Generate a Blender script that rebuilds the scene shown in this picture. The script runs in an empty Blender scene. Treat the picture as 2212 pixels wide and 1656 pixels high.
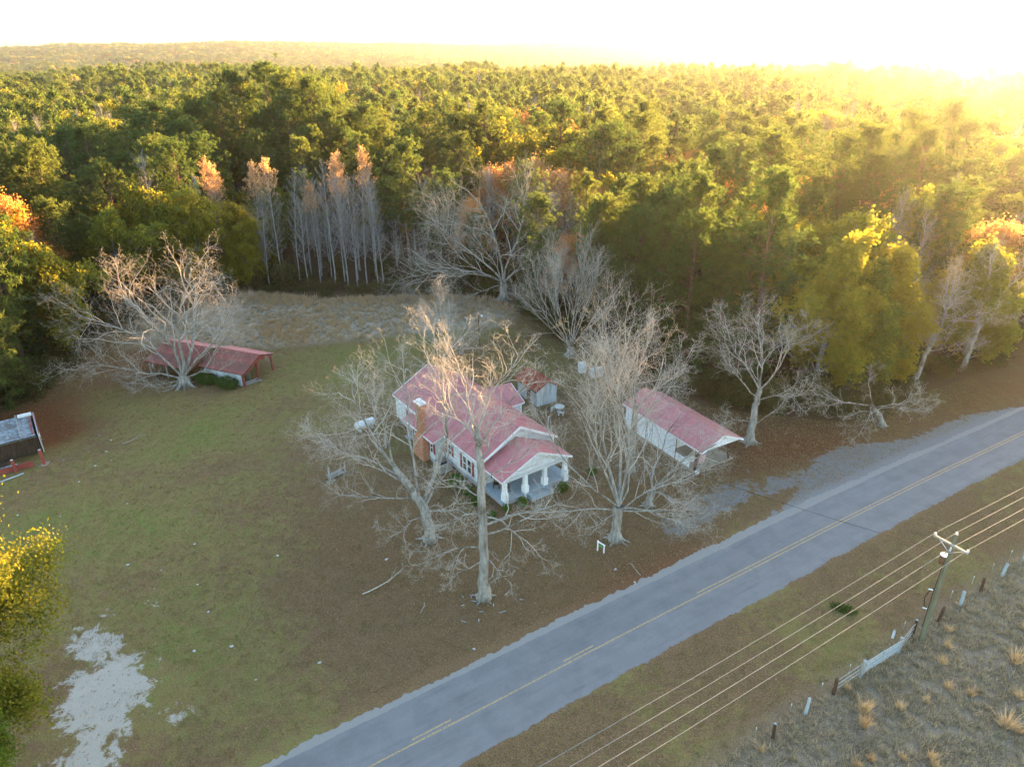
import bpy, bmesh, math, random
import numpy as np
from mathutils import Vector, Matrix
R = math.radians
SC = bpy.context.scene
COL = SC.collection
# ------------------------------------------------------------------ camera, sky, sun, exposure
cam_d = bpy.data.cameras.new("camera"); cam = bpy.data.objects.new("camera", cam_d); COL.objects.link(cam)
cam.location = (0, 0, 40.0); cam.rotation_euler = (R(90 - 25.4), 0, 0)
cam_d.sensor_fit = 'HORIZONTAL'; cam_d.sensor_width = 36.0; cam_d.lens = 36.0 * 1522 / 2212
cam_d.clip_start = 0.5; cam_d.clip_end = 30000
SC.camera = cam
SUN_AZ, SUN_EL = 38.0, 8.0           # degrees to the right of the view direction, above the horizon
W = bpy.data.worlds.new("World"); SC.world = W; W.use_nodes = True
wn = W.node_tree.nodes; wl = W.node_tree.links
sky = wn.new('ShaderNodeTexSky'); sky.sky_type = 'NISHITA'; sky.sun_disc = False
sky.sun_elevation = R(SUN_EL); sky.sun_rotation = R(SUN_AZ); sky.altitude = 100
sky.air_density = 1.0; sky.dust_density = 1.4; sky.ozone_density = 1.2
bgn = wn['Background']; wl.new(sky.outputs[0], bgn.inputs[0]); bgn.inputs[1].default_value = 0.07
sd = bpy.data.lights.new("sun", 'SUN'); sun = bpy.data.objects.new("sun", sd); COL.objects.link(sun)
sd.energy = 5.0; sd.angle = R(0.5); sd.color = (1.0, 0.56, 0.20)
dvec = Vector((math.sin(R(SUN_AZ)) * math.cos(R(SUN_EL)), math.cos(R(SUN_AZ)) * math.cos(R(SUN_EL)), math.sin(R(SUN_EL))))
sun.rotation_euler = dvec.to_track_quat('Z', 'Y').to_euler(); sun.location = (60, 90, 80)
vs = SC.view_settings; vs.view_transform = 'Standard'; vs.look = 'None'; vs.gamma = 1; vs.use_curve_mapping = False
vs.exposure = 3.9
SC.render.engine = 'CYCLES'
cy = SC.cycles; cy.use_denoising = True; cy.use_adaptive_sampling = False; cy.sample_clamp_indirect = 6; cy.max_bounces = 6; cy.diffuse_bounces = 2; cy.glossy_bounces = 2
cy.transmission_bounces = 4; cy.volume_bounces = 0; cy.transparent_max_bounces = 6; cy.caustics_reflective = False; cy.caustics_refractive = False

# ------------------------------------------------------------------ materials
def rgbn(nt, c):
    n = nt.nodes.new('ShaderNodeRGB'); n.outputs[0].default_value = (*c, 1); return n.outputs[0]
def noise(nt, vec, scale, detail=4, rough=.55, dist=0):
    n = nt.nodes.new('ShaderNodeTexNoise'); n.inputs['Scale'].default_value = scale
    n.inputs['Detail'].default_value = detail; n.inputs['Roughness'].default_value = rough; n.inputs['Distortion'].default_value = dist
    if vec is not None: nt.links.new(vec, n.inputs['Vector'])
    return n.outputs['Fac']
def ramp(nt, fac, stops, interp='LINEAR'):
    n = nt.nodes.new('ShaderNodeValToRGB'); nt.links.new(fac, n.inputs[0]); n.color_ramp.interpolation = interp
    e = n.color_ramp.elements
    while len(e) < len(stops): e.new(.5)
    for k, (p, c) in enumerate(stops):
        e[k].position = p; e[k].color = (*c, 1) if len(c) == 3 else c
    return n.outputs[0]
def mix(nt, f, a, b, mode='MIX'):
    n = nt.nodes.new('ShaderNodeMix'); n.data_type = 'RGBA'; n.blend_type = mode
    for s, v in ((0, f), (6, a), (7, b)):
        if isinstance(v, (int, float)): n.inputs[s].default_value = v
        elif isinstance(v, tuple): n.inputs[s].default_value = (*v, 1)
        else: nt.links.new(v, n.inputs[s])
    return n.outputs[2]
def mth(nt, op, a, b=0., clamp=False):
    n = nt.nodes.new('ShaderNodeMath'); n.operation = op; n.use_clamp = clamp
    for s, v in ((0, a), (1, b)):
        if isinstance(v, (int, float)): n.inputs[s].default_value = v
        else: nt.links.new(v, n.inputs[s])
    return n.outputs[0]
def base_mat(name, rough=.7, metal=0):
    m = bpy.data.materials.new(name); m.use_nodes = True; nt = m.node_tree
    b = nt.nodes['Principled BSDF']; b.inputs['Roughness'].default_value = rough; b.inputs['Metallic'].default_value = metal
    b.inputs['Specular IOR Level'].default_value = .3
    return m, nt, b
def coords(nt, kind='Object'):
    return nt.nodes.new('ShaderNodeTexCoord').outputs[kind]
def bump(nt, b, h, strength=.4, dist=.03):
    n = nt.nodes.new('ShaderNodeBump'); n.inputs['Strength'].default_value = strength; n.inputs['Distance'].default_value = dist
    nt.links.new(h, n.inputs['Height']); nt.links.new(n.outputs[0], b.inputs['Normal'])
def mapping(nt, vec, scale):
    n = nt.nodes.new('ShaderNodeMapping'); n.inputs['Scale'].default_value = scale; nt.links.new(vec, n.inputs[0]); return n.outputs[0]
def worn(name, c1, c2, scale=3, rough=.7, metal=0, stretch=(1, 1, 1), lo=.35, hi=.7, bs=.3, c3=None):
    m, nt, b = base_mat(name, rough, metal)
    v = mapping(nt, coords(nt), stretch)
    f = noise(nt, v, scale, 8, .65)
    c = ramp(nt, f, [(lo, c1), (hi, c2)])
    if c3:
        g = ramp(nt, noise(nt, v, scale * .35, 6, .7), [(.5, (0, 0, 0)), (.66, (1, 1, 1))])
        c = mix(nt, g, c, c3)
    rnd = nt.nodes.new('ShaderNodeObjectInfo').outputs['Random']
    k = mth(nt, 'ADD', mth(nt, 'MULTIPLY', rnd, .22), .89)
    c = mix(nt, 1., c, k, 'MULTIPLY')
    nt.links.new(c, b.inputs['Base Color']); bump(nt, b, noise(nt, v, scale * 6, 6), bs, .02)
    return m
M = {}
M['roof'] = worn('red_roof_metal', (.42, .15, .155), (.54, .23, .23), .6, .5, 0, (1, 1, 1), .3, .75, .1)
M['roof_rust'] = worn('rusty_roof', (.22, .055, .03), (.36, .10, .06), 2.2, .8, c3=(.13, .05, .035))
M['roof_old'] = worn('weathered_red_roof', (.26, .085, .07), (.36, .12, .10), 1.2, .8, 0, (1, 1, 1), .3, .7, .2, c3=(.15, .10, .085))
M['roof_gray'] = worn('grey_corrugated', (.12, .145, .165), (.34, .39, .42), 2.5, .7, .1, c3=(.10, .075, .06))
M['white'] = worn('white_paint', (.74, .75, .76), (.84, .84, .84), 1.5, .6, bs=.08)
M['siding'] = worn('pale_siding', (.60, .62, .64), (.70, .72, .73), 2.5, .7, bs=.1)
M['shingle'] = worn('grey_asbestos_siding', (.42, .45, .45), (.55, .58, .58), 5, .85, bs=.3)
M['oldwhite'] = worn('weathered_white_wall', (.42, .46, .48), (.62, .66, .68), 1.6, .85, 0, (3, 3, .5), c3=(.33, .36, .33))
M['concrete'] = worn('porch_concrete', (.26, .28, .30), (.36, .38, .40), 2, .8)
M['slab'] = worn('dusty_slab', (.24, .20, .15), (.36, .30, .22), 1.2, .85)
M['bluegrey'] = worn('blue_grey_step', (.27, .33, .36), (.36, .42, .46), 3, .8)
M['brick'] = worn('orange_brick', (.36, .15, .08), (.46, .21, .12), 8, .9, c3=(.38, .27, .2))
M['shutter'] = worn('maroon_shutter', (.22, .03, .03), (.28, .05, .04), 4, .6)
M['redpaint'] = worn('faded_red_paint', (.22, .045, .035), (.32, .08, .06), 2, .75)
M['darkwood'] = worn('dark_boards', (.035, .022, .014), (.10, .065, .04), 2.5, .9, 0, (4, 4, .4))
M['greywood'] = worn('grey_wood', (.22, .21, .19), (.40, .39, .36), 3, .9, 0, (3, 3, .6))
M['brownpost'] = worn('brown_post', (.06, .03, .02), (.13, .07, .045), 4, .9)
M['bluewhitewood'] = worn('bleached_wood', (.26, .30, .31), (.42, .47, .49), 4, .85, 0, (2, 2, 2))
M['stone'] = worn('pale_stone', (.42, .41, .38), (.6, .6, .58), 5, .85)
M['dark'] = worn('shade_and_cable_dark', (.015, .012, .01), (.03, .024, .02), 3, .9)  # near-black for cables, and for shade painted into openings
M['metal'] = worn('galvanised', (.42, .44, .46), (.55, .57, .6), 4, .4, .6)
M['tank'] = worn('tank_white', (.66, .68, .70), (.78, .79, .8), 2, .4)
M['rustmetal'] = worn('rusty_can', (.13, .06, .03), (.22, .11, .06), 5, .7)
M['green'] = worn('sign_green', (.03, .3, .08), (.04, .36, .1), 4, .6)
M['wire'] = worn('aluminium_wire', (.22, .235, .25), (.30, .32, .33), 2, .6, .2)
M['pole'] = worn('treated_pole', (.11, .11, .07), (.20, .19, .125), 2, .85, 0, (4, 4, .3))
M['xarm'] = worn('crossarm_wood', (.30, .28, .25), (.42, .40, .37), 3, .8)
def glass_mat():
    m, nt, b = base_mat('window_glass', .06); b.inputs['Base Color'].default_value = (.035, .045, .055, 1)
    b.inputs['Specular IOR Level'].default_value = .8; return m
M['glass'] = glass_mat()
def bark(name, c1, c2, c3, sc=1.5):
    m, nt, b = base_mat(name, .9); v = coords(nt)
    f = noise(nt, mapping(nt, v, (3, 3, .7)), sc * 2, 6, .65)
    c = ramp(nt, f, [(.3, c1), (.62, c2)])
    g = ramp(nt, noise(nt, v, sc * .7, 5, .6), [(.52, (0, 0, 0)), (.66, (1, 1, 1))])
    c = mix(nt, mth(nt, 'MULTIPLY', g, .8), c, c3)
    nt.links.new(c, b.inputs['Base Color']); bump(nt, b, f, .7, .05); return m
M['bark_pecan'] = bark('pecan_bark', (.12, .105, .085), (.34, .32, .28), (.07, .05, .025), .6)
M['twig_pecan'] = bark('pecan_twigs', (.29, .255, .21), (.52, .47, .40), (.20, .16, .12), .4)
M['bark_grey'] = bark('grey_bark', (.17, .16, .15), (.32, .31, .30), (.12, .11, .10))
M['bark_pine'] = bark('pine_bark', (.07, .045, .03), (.16, .10, .07), (.2, .15, .12))
def leaf(name, cols, trans=.55, nscale=.9, tcol=1.5):
    m, nt, b = base_mat(name, .75); b.inputs['Specular IOR Level'].default_value = .12
    rnd = nt.nodes.new('ShaderNodeObjectInfo').outputs['Random']
    v = coords(nt)
    f = noise(nt, v, nscale, 3, .6)
    f2 = mth(nt, 'ADD', mth(nt, 'MULTIPLY', rnd, .55), mth(nt, 'MULTIPLY', mth(nt, 'SUBTRACT', f, .22), .8), True)
    n = len(cols)
    c = ramp(nt, f2, [(k / (n - 1), cc) for k, cc in enumerate(cols)])
    nt.links.new(c, b.inputs['Base Color'])
    t = nt.nodes.new('ShaderNodeBsdfTranslucent')
    c2 = mix(nt, 1., c, (tcol, tcol, tcol * .7), 'MULTIPLY'); nt.links.new(c2, t.inputs[0])
    ms = nt.nodes.new('ShaderNodeMixShader'); ms.inputs[0].default_value = trans
    nt.links.new(b.outputs[0], ms.inputs[1]); nt.links.new(t.outputs[0], ms.inputs[2])
    nt.links.new(ms.outputs[0], nt.nodes['Material Output'].inputs[0]); return m
M['needles'] = leaf('pine_needles', [(.032, .060, .022), (.055, .090, .030), (.095, .12, .036), (.06, .088, .034)])
M['oakleaf'] = leaf('yellow_green_leaves', [(.10, .13, .03), (.17, .18, .03), (.28, .23, .03), (.16, .15, .05)])
M['orangeleaf'] = leaf('orange_leaves', [(.34, .15, .06), (.42, .19, .07), (.46, .26, .12), (.34, .20, .10)])
M['peachleaf'] = leaf('peach_leaves', [(.34, .20, .12), (.42, .26, .16), (.48, .32, .21)])
M['bushleaf'] = leaf('bush_leaves', [(.03, .06, .015), (.05, .09, .02), (.07, .11, .025)], .25, 2.5)
M['wildleaf'] = leaf('undergrowth_leaves', [(.035, .045, .015), (.06, .075, .022), (.10, .085, .035), (.045, .065, .022)], .3, 1.2)
M['boxleaf'] = leaf('boxwood_leaves', [(.05, .10, .012), (.07, .14, .018), (.10, .17, .025)], .25, 3)
M['fgleaf'] = leaf('green_yellow_leaves', [(.07, .13, .016), (.10, .15, .02), (.17, .17, .022), (.25, .18, .03)], .40, .35)
M['broom'] = leaf('broomsedge', [(.40, .27, .16), (.50, .36, .22), (.46, .35, .25)], .3, 2)
M['litter'] = leaf('dead_leaves', [(.20, .12, .06), (.30, .19, .10), (.38, .26, .16)], .1, .6)

# ------------------------------------------------------------------ object helpers
def thing(name, label, cat, loc=(0, 0, 0), rotz=0, group=None):
    o = bpy.data.objects.new(name, None); COL.objects.link(o); o.empty_display_size = .3
    o.location = loc; o.rotation_euler = (0, 0, rotz); o['label'] = label; o['category'] = cat
    if group: o['group'] = group
    return o
def tag(o, label, cat, group=None):
    o['label'] = label; o['category'] = cat
    if group: o['group'] = group
    return o
class MB:
    def __init__(s): s.v = []; s.f = []; s.m = []; s.mi = 0
    def box(s, x0, x1, y0, y1, z0, z1):
        n = len(s.v); s.v += [(x, y, z) for z in (z0, z1) for y in (y0, y1) for x in (x0, x1)]
        for q in ((0, 2, 3, 1), (4, 5, 7, 6), (0, 1, 5, 4), (2, 6, 7, 3), (0, 4, 6, 2), (1, 3, 7, 5)):
            s.f.append(tuple(n + i for i in q)); s.m.append(s.mi)
        return s
    def poly(s, pts):
        n = len(s.v); s.v += [tuple(p) for p in pts]; s.f.append(tuple(range(n, n + len(pts)))); s.m.append(s.mi); return s
    def prism(s, pts, vec):
        # closed solid: polygon pts extruded along vec
        n = len(s.v); k = len(pts); s.v += [tuple(p) for p in pts] + [tuple(p[i] + vec[i] for i in range(3)) for p in pts]
        s.f.append(tuple(range(n, n + k))[::-1]); s.f.append(tuple(range(n + k, n + 2 * k))); s.m += [s.mi] * 2
        for i in range(k):
            j = (i + 1) % k; s.f.append((n + i, n + j, n + k + j, n + k + i)); s.m.append(s.mi)
        return s
    def bar(s, a, b, w, h=None):
        h = h or w; a = Vector(a); b = Vector(b); t = (b - a).normalized()
        u = t.cross(Vector((0, 0, 1)));
        if u.length < .05: u = t.cross(Vector((1, 0, 0)))
        u.normalize(); v = u.cross(t).normalized()
        s.prism([a + u * w / 2 + v * h / 2, a - u * w / 2 + v * h / 2, a - u * w / 2 - v * h / 2, a + u * w / 2 - v * h / 2], b - a); return s
    def tube(s, pts, rads, n=8, cap=True):
        pts = [Vector(p) for p in pts]; b = len(s.v)
        if not hasattr(rads, '__len__'): rads = [rads] * len(pts)
        T = (pts[-1] - pts[0]).normalized(); ref = Vector((1, 0, 0)) if abs(T.x) < .8 else Vector((0, 1, 0))
        for i, p in enumerate(pts):
            t = (pts[min(i + 1, len(pts) - 1)] - pts[max(i - 1, 0)]).normalized()
            u = t.cross(ref).normalized(); v = t.cross(u)
            for k in range(n):
                a = 2 * math.pi * k / n; s.v.append(tuple(p + (u * math.cos(a) + v * math.sin(a)) * rads[i]))
        for i in range(len(pts) - 1):
            for k in range(n):
                j = (k + 1) % n; s.f.append((b + i * n + k, b + (i + 1) * n + k, b + (i + 1) * n + j, b + i * n + j)); s.m.append(s.mi)
        if cap:
            s.f.append(tuple(range(b, b + n))); e = b + (len(pts) - 1) * n; s.f.append(tuple(range(e, e + n))[::-1]); s.m += [s.mi] * 2
        return s
    def blob(s, c, r, seg=10, rings=6, squash=1):
        b = len(s.v); c = Vector(c)
        pts = [c + Vector((0, 0, -r[2]))]
        s.tube([c + Vector((0, 0, r[2] * math.sin(a))) for a in [math.pi * (i / rings - .5) * .97 for i in range(rings + 1)]],
               [max(.001, r[0] * math.cos(math.pi * (i / rings - .5) * .97)) for i in range(rings + 1)], seg); return s
    def mesh(s, name, mats):
        me = bpy.data.meshes.new(name); me.from_pydata(s.v, [], s.f)
        for m in (mats if isinstance(mats, (list, tuple)) else [mats]): me.materials.append(m)
        if any(s.m): me.polygons.foreach_set('material_index', s.m)
        me.update(); return me
    def build(s, name, mats, parent=None, label=None):
        o = bpy.data.objects.new(name, s.mesh(name, mats)); COL.objects.link(o)
        if parent: o.parent = parent
        if label: o['label'] = label
        return o
def npmesh(name, V, F, mats, mi=None, smooth=False):
    """V (n,3), F (m,k) all the same k"""
    me = bpy.data.meshes.new(name); V = np.asarray(V, np.float32); F = np.asarray(F, np.int32); k = F.shape[1]
    me.vertices.add(len(V)); me.vertices.foreach_set('co', V.ravel())
    me.loops.add(F.size); me.loops.foreach_set('vertex_index', F.ravel())
    me.polygons.add(len(F)); me.polygons.foreach_set('loop_start', np.arange(0, F.size, k, dtype=np.int32))
    for m in (mats if isinstance(mats, (list, tuple)) else [mats]): me.materials.append(m)
    if mi is not None: me.polygons.foreach_set('material_index', np.asarray(mi, np.int32))
    if smooth: me.polygons.foreach_set('use_smooth', np.ones(len(F), bool))
    me.update(calc_edges=True); return me
def obj(name, me, parent=None, loc=None, rotz=0):
    o = bpy.data.objects.new(name, me); COL.objects.link(o)
    if parent: o.parent = parent
    if loc is not None: o.location = loc
    if rotz: o.rotation_euler = (0, 0, rotz)
    return o
def struct(o): o['kind'] = 'structure'; return o
def stuff(o): o['kind'] = 'stuff'; return o

# ------------------------------------------------------------------ terrain
def sn(x, y, s, seed):
    r = np.random.RandomState(seed); out = 0
    for k in range(6):
        a = r.uniform(0, 6.28); f = (1.0 + .9 * r.rand()) / s * 6.28 * .5; p = r.uniform(0, 6.28)
        out = out + np.sin((x * np.cos(a) + y * np.sin(a)) * f + p + 1.3 * np.sin((x * np.sin(a) - y * np.cos(a)) * f * .7 + p))
    return out / 6
def sstep(a, b, x): t = np.clip((x - a) / (b - a), 0, 1); return t * t * (3 - 2 * t)
AZ = np.arctan((np.array([-1400, 0, 200, 350, 600, 800, 1100, 1400, 1700, 2212, 4000]) - 1106) / 1522.)
HH = np.array([20, 30, 36, 44, 56, 56, 50, 44, 34, 30, 25.])
def terrain(x, y):
    x = np.asarray(x, float); y = np.asarray(y, float); r = np.hypot(x, y); az = np.arctan2(x, np.maximum(y, 1e-3))
    h = sstep(170, 420, r) * (sn(x, y, 190, 1) * 5 + sn(x, y, 90, 2) * 2 - 2)
    h = h + sstep(550, 850, r) * (-3 + 5 * sn(x, y, 420, 5)) - sstep(900, 1500, r) * 24
    h = h + sstep(2600, 4400, r + 500 * sn(x, y, 2600, 7)) * (np.interp(az, AZ, HH) + 22 + 9 * sn(x, y, 1100, 9)) + sstep(1500, 2600, r) * sn(x, y, 700, 3) * 9
    h = h - sstep(4600, 6400, r) * 30
    return h
ROAD = np.array([(-60, -3.5), (-26, 18.2), (-9.17, 29.12), (-1.75, 33.74), (7.4, 39.6), (17.49, 45.8), (29.99, 53.6), (42.81, 61.4), (58.88, 70.9), (90, 89.6), (160, 131), (320, 226)])
def pdist(x, y, P):
    """signed distance (+ = left of travel) and arclength to a polyline"""
    best = np.full(x.shape, 1e9); sg = np.zeros(x.shape); al = np.zeros(x.shape); acc = 0
    for a, b in zip(P[:-1], P[1:]):
        d = b - a; L = np.hypot(*d); d = d / L; px = x - a[0]; py = y - a[1]
        t = np.clip(px * d[0] + py * d[1], 0, L); qx = px - t * d[0]; qy = py - t * d[1]; ds = np.hypot(qx, qy)
        m = ds < best; best = np.where(m, ds, best); sg = np.where(m, np.sign(d[0] * py - d[1] * px), sg); al = np.where(m, acc + t, al); acc += L
    return best * sg, al
def inpoly(x, y, P):
    x = np.asarray(x, float); y = np.asarray(y, float); c = np.zeros(x.shape, bool); n = len(P)
    for i in range(n):
        x1, y1 = P[i]; x2, y2 = P[(i + 1) % n]
        if y1 == y2: continue
        m = ((y1 > y) != (y2 > y)) & (x < (x2 - x1) * (y - y1) / (y2 - y1) + x1); c ^= m
    return c
def softpoly(x, y, P, w):
    Pa = np.array(P + [P[0]], float); d, _ = pdist(x, y, Pa); s = np.where(inpoly(x, y, P), 1, -1) * np.abs(d)
    return np.clip(s / w * .5 + .5, 0, 1)
CLEAR = [(-95, -90), (-95, 58), (-66, 70), (-60, 80), (-60, 90), (-64, 100), (-58, 110), (-47, 124), (-33, 119.5), (-21, 122), (-9, 121), (0, 119),
         (4, 108), (7, 99), (14, 91), (18.5, 83), (25, 77), (32, 75), (39, 73.5), (47, 78), (58, 84), (70, 91), (120, 122), (340, 254), (340, -90)]
FIELD = [(-56, 96), (-47, 96.5), (-35, 97.2), (-28, 99), (-18, 102), (-8, 104.5), (-1, 106), (1, 113), (-3, 119), (-12, 121), (-34, 119), (-47, 123), (-62, 110)]
PAST = [(-30, -90), (-30, 1), (16, 31.4), (30.2, 40), (44, 48.8), (80, 69.5), (340, 225), (340, -90)]
def axis(lo, hi, a, b, step, g):
    mid = list(np.arange(a, b + .01, step)); l = []; v = a; s = step
    while v > lo: s *= g; v -= s; l.append(max(v, lo))
    r = []; v = b; s = step
    while v < hi: s *= g; v += s; r.append(min(v, hi))
    return np.array(l[::-1] + mid + r)
gx = axis(-6500, 6500, -75, 75, .75, 1.07); gy = axis(-400, 6700, 14, 126, .75, 1.06)
X, Y = np.meshgrid(gx, gy); nx, ny = len(gx), len(gy)
Z = terrain(X, Y)
idx = np.arange(nx * ny).reshape(ny, nx)
F = np.stack([idx[:-1, :-1], idx[:-1, 1:], idx[1:, 1:], idx[1:, :-1]], -1).reshape(-1, 4)
def forest_ring(x, y): return 1 - inpoly(x, y, CLEAR)
def ground_material():
    m, nt, b = base_mat('ground_cover', .95); b.inputs['Specular IOR Level'].default_value = .1
    P = coords(nt, 'Object')
    def att(nm):
        a = nt.nodes.new('ShaderNodeAttribute'); a.attribute_name = nm; s = nt.nodes.new('ShaderNodeSeparateColor')
        nt.links.new(a.outputs['Color'], s.inputs[0]); return s.outputs[0], s.outputs[1], s.outputs[2]
    green, gravel, field = att('zone_a'); straw, past, forest = att('zone_b')
    fine = noise(nt, P, 9, 6, .75); mid = noise(nt, P, 1.1, 6, .65); big = noise(nt, P, .12, 5, .6); speck = noise(nt, P, 26, 3, .8)
    lit = ramp(nt, fine, [(.3, (.075, .042, .020)), (.5, (.17, .108, .056)), (.68, (.28, .19, .11))])
    oli = ramp(nt, fine, [(.28, (.085, .066, .024)), (.5, (.19, .152, .056)), (.7, (.28, .225, .105))])
    grn = ramp(nt, fine, [(.28, (.075, .09, .02)), (.5, (.155, .165, .045)), (.7, (.22, .225, .08))])
    g1 = mth(nt, 'ADD', green, mth(nt, 'MULTIPLY', mth(nt, 'SUBTRACT', mid, .5), 1.5))
    g1 = mth(nt, 'ADD', g1, mth(nt, 'MULTIPLY', mth(nt, 'SUBTRACT', big, .5), 1.7), True)
    c = mix(nt, ramp(nt, g1, [(.22, (0, 0, 0)), (.55, (1, 1, 1))]), lit, oli)
    c = mix(nt, ramp(nt, g1, [(.62, (0, 0, 0)), (.95, (1, 1, 1))]), c, grn)
    tan = ramp(nt, fine, [(.3, (.19, .145, .095)), (.5, (.33, .265, .19)), (.7, (.46, .385, .29))])
    tan = mix(nt, ramp(nt, noise(nt, mapping(nt, P, (.6, 1.5, 1)), .5, 6, .7), [(.42, (0, 0, 0)), (.62, (1, 1, 1))]), tan, mix(nt, .5, tan, (.36, .31, .25)))
    c = mix(nt, mth(nt, 'MULTIPLY', field, .95), c, tan)
    pst = ramp(nt, fine, [(.3, (.12, .10, .07)), (.5, (.26, .215, .155)), (.7, (.39, .33, .24))])
    pst = mix(nt, ramp(nt, noise(nt, P, .55, 6, .7), [(.42, (0, 0, 0)), (.62, (1, 1, 1))]), pst, mix(nt, .6, pst, (.15, .105, .065)))
    c = mix(nt, past, c, pst)
    st = ramp(nt, fine, [(.3, (.075, .022, .010)), (.6, (.16, .052, .022)), (.8, (.20, .08, .04))])
    c = mix(nt, mth(nt, 'MULTIPLY', straw, .95), c, st)
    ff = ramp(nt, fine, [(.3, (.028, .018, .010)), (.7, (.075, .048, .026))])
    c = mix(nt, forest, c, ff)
    gr = ramp(nt, speck, [(.3, (.27, .245, .20)), (.6, (.46, .425, .37))])
    sx = nt.nodes.new('ShaderNodeSeparateXYZ'); nt.links.new(P, sx.inputs[0])
    gr = mix(nt, mth(nt, 'GREATER_THAN', sx.outputs[0], 0.), gr, ramp(nt, speck, [(.3, (.13, .13, .13)), (.62, (.25, .245, .235))]))
    e = mth(nt, 'ADD', gravel, mth(nt, 'MULTIPLY', mth(nt, 'SUBTRACT', noise(nt, P, .8, 9, .74, .4), .5), 2.3))
    c = mix(nt, ramp(nt, e, [(.45, (0, 0, 0)), (.60, (1, 1, 1))]), c, gr)
    nt.links.new(c, b.inputs['Base Color'])
    bump(nt, b, mth(nt, 'ADD', fine, mth(nt, 'MULTIPLY', mid, 1.5)), .9, .06)
    return m
gm = npmesh('ground', np.stack([X, Y, Z], -1).reshape(-1, 3), F, ground_material(), smooth=True)
xf, yf = X.ravel(), Y.ravel()
rd, ral = pdist(xf, yf, ROAD)
def spot(cx, cy, rx, ry, th=0):
    t = R(th); dx = xf - cx; dy = yf - cy; a = (dx * math.cos(t) + dy * math.sin(t)) / rx; b = (-dx * math.sin(t) + dy * math.cos(t)) / ry
    return np.exp(-(a * a + b * b))
green = .27 + .42 * spot(-38, 74, 17, 11, 20) + .40 * spot(-22, 90, 14, 8, 10) + .40 * spot(-40, 52, 13, 9, 20) + .25 * spot(-26, 47, 14, 8, 20) \
    + .35 * spot(-13, 99, 8, 3.5, 10) + .25 * spot(-12, 108, 10, 5) + .45 * spot(-24, 37, 8, 5, 40) + .2 * spot(-15, 34, 8, 6) - .35 * spot(-6, 49, 12, 9, 30) \
    - .3 * spot(5, 46, 14, 9, 31) - .3 * spot(18, 72, 14, 12) - .25 * spot(-17, 55, 8, 10) - .25 * spot(-42, 84, 9, 4) + .25 * spot(5, 90, 8, 10)
verge = ((rd < -2.5) & (rd > -14) & (yf > 0)).astype(float)
green = np.where(verge > 0, .2 + .25 * spot(28, 44.5, 4, 2.5, 30) + .2 * spot(20, 35, 6, 3, 31) + .15 * np.sin(ral * .35) * (ral > 60), green)
gravel = np.maximum.reduce([1.1 * spot(-28.0, 34.6, 3.0, 4.0, 25), .95 * spot(-31, 39, 2.6, 1.6, -20), .85 * spot(-26.3, 29.5, 2.2, 4.0), .5 * spot(-22.5, 33, 1.8, 1.2), .45 * spot(-32, 42, 2, 1.2, 40), .45 * spot(-28.5,43.5,1,1.5)])
edge = 3.2 + .9 * np.exp(-((ral - 108) / 12) ** 2) + 5.5 * np.exp(-((ral - 118) / 10.) ** 2) + 3.0 * np.exp(-((ral - 137) / 9) ** 2)
gravel = np.maximum(gravel, np.where((rd > 0), np.clip((edge + .5 - rd) / 1.6, 0, 1) * .9, 0))
gravel = np.maximum(gravel, .85 * spot(20.5, 57.5, 6.5, 2.4, 36)); gravel = np.maximum(gravel, .75 * spot(15.5, 53, 2.5, 2.2)); gravel = np.maximum(gravel, .8 * spot(27.5, 60.5, 6, 1.6, 31))
gravel = gravel - .55 * spot(22, 54.8, 7.5, .75, 33)
gravel = np.maximum(gravel, .52 * spot(-49.3, 64.4, 2.2, 1.0, 40))
fieldm = softpoly(xf, yf, FIELD, 1.5); pastm = softpoly(xf, yf, PAST, 1.4)
straw = np.clip(1.15 * spot(-58, 73, 6, 8) + 1.1 * spot(-53, 70.5, 3.5, 3.5) + .9 * spot(-51, 92, 8, 6) + .8 * spot(33, 68, 12, 4.5, 25) + .5 * spot(24, 72, 8, 6) + .5 * spot(12, 47, 8, 3, 31) + .6*spot(60,80,14,4,30), 0, 1)
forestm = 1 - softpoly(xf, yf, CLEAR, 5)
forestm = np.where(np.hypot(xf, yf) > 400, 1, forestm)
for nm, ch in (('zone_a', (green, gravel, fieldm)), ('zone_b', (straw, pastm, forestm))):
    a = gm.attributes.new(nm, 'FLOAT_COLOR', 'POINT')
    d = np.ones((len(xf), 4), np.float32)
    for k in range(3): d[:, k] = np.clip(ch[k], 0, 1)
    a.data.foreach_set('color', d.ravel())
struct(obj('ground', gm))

# ------------------------------------------------------------------ road
def resample(P, step):
    out = []
    for a, b in zip(P[:-1], P[1:]):
        n = max(1, int(np.hypot(*(b - a)) / step)); out += [a + (b - a) * k / n for k in range(n)]
    return np.array(out + [P[-1]])
RP = resample(ROAD, .25)
for _ in range(200): RP[1:-1] = RP[1:-1] * .5 + (RP[:-2] + RP[2:]) * .25
tan_ = np.gradient(RP, axis=0); tan_ /= np.linalg.norm(tan_, axis=1)[:, None]; NR = np.stack([-tan_[:, 1], tan_[:, 0]], 1)
RL = np.concatenate([[0], np.cumsum(np.linalg.norm(np.diff(RP, axis=0), axis=1))])
def strip(o0, o1, z, i0=0, i1=None):
    i1 = len(RP) if i1 is None else i1
    a = RP[i0:i1] + NR[i0:i1] * (o0[i0:i1, None] if hasattr(o0, '__len__') else o0); b = RP[i0:i1] + NR[i0:i1] * (o1[i0:i1, None] if hasattr(o1, '__len__') else o1)
    n = len(a); zz = terrain(RP[i0:i1, 0], RP[i0:i1, 1]) + z
    V = np.concatenate([np.c_[a, zz], np.c_[b, zz]]); k = np.arange(n - 1)
    return V, np.stack([k + n, k, k + 1, k + 1 + n], 1)
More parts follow.
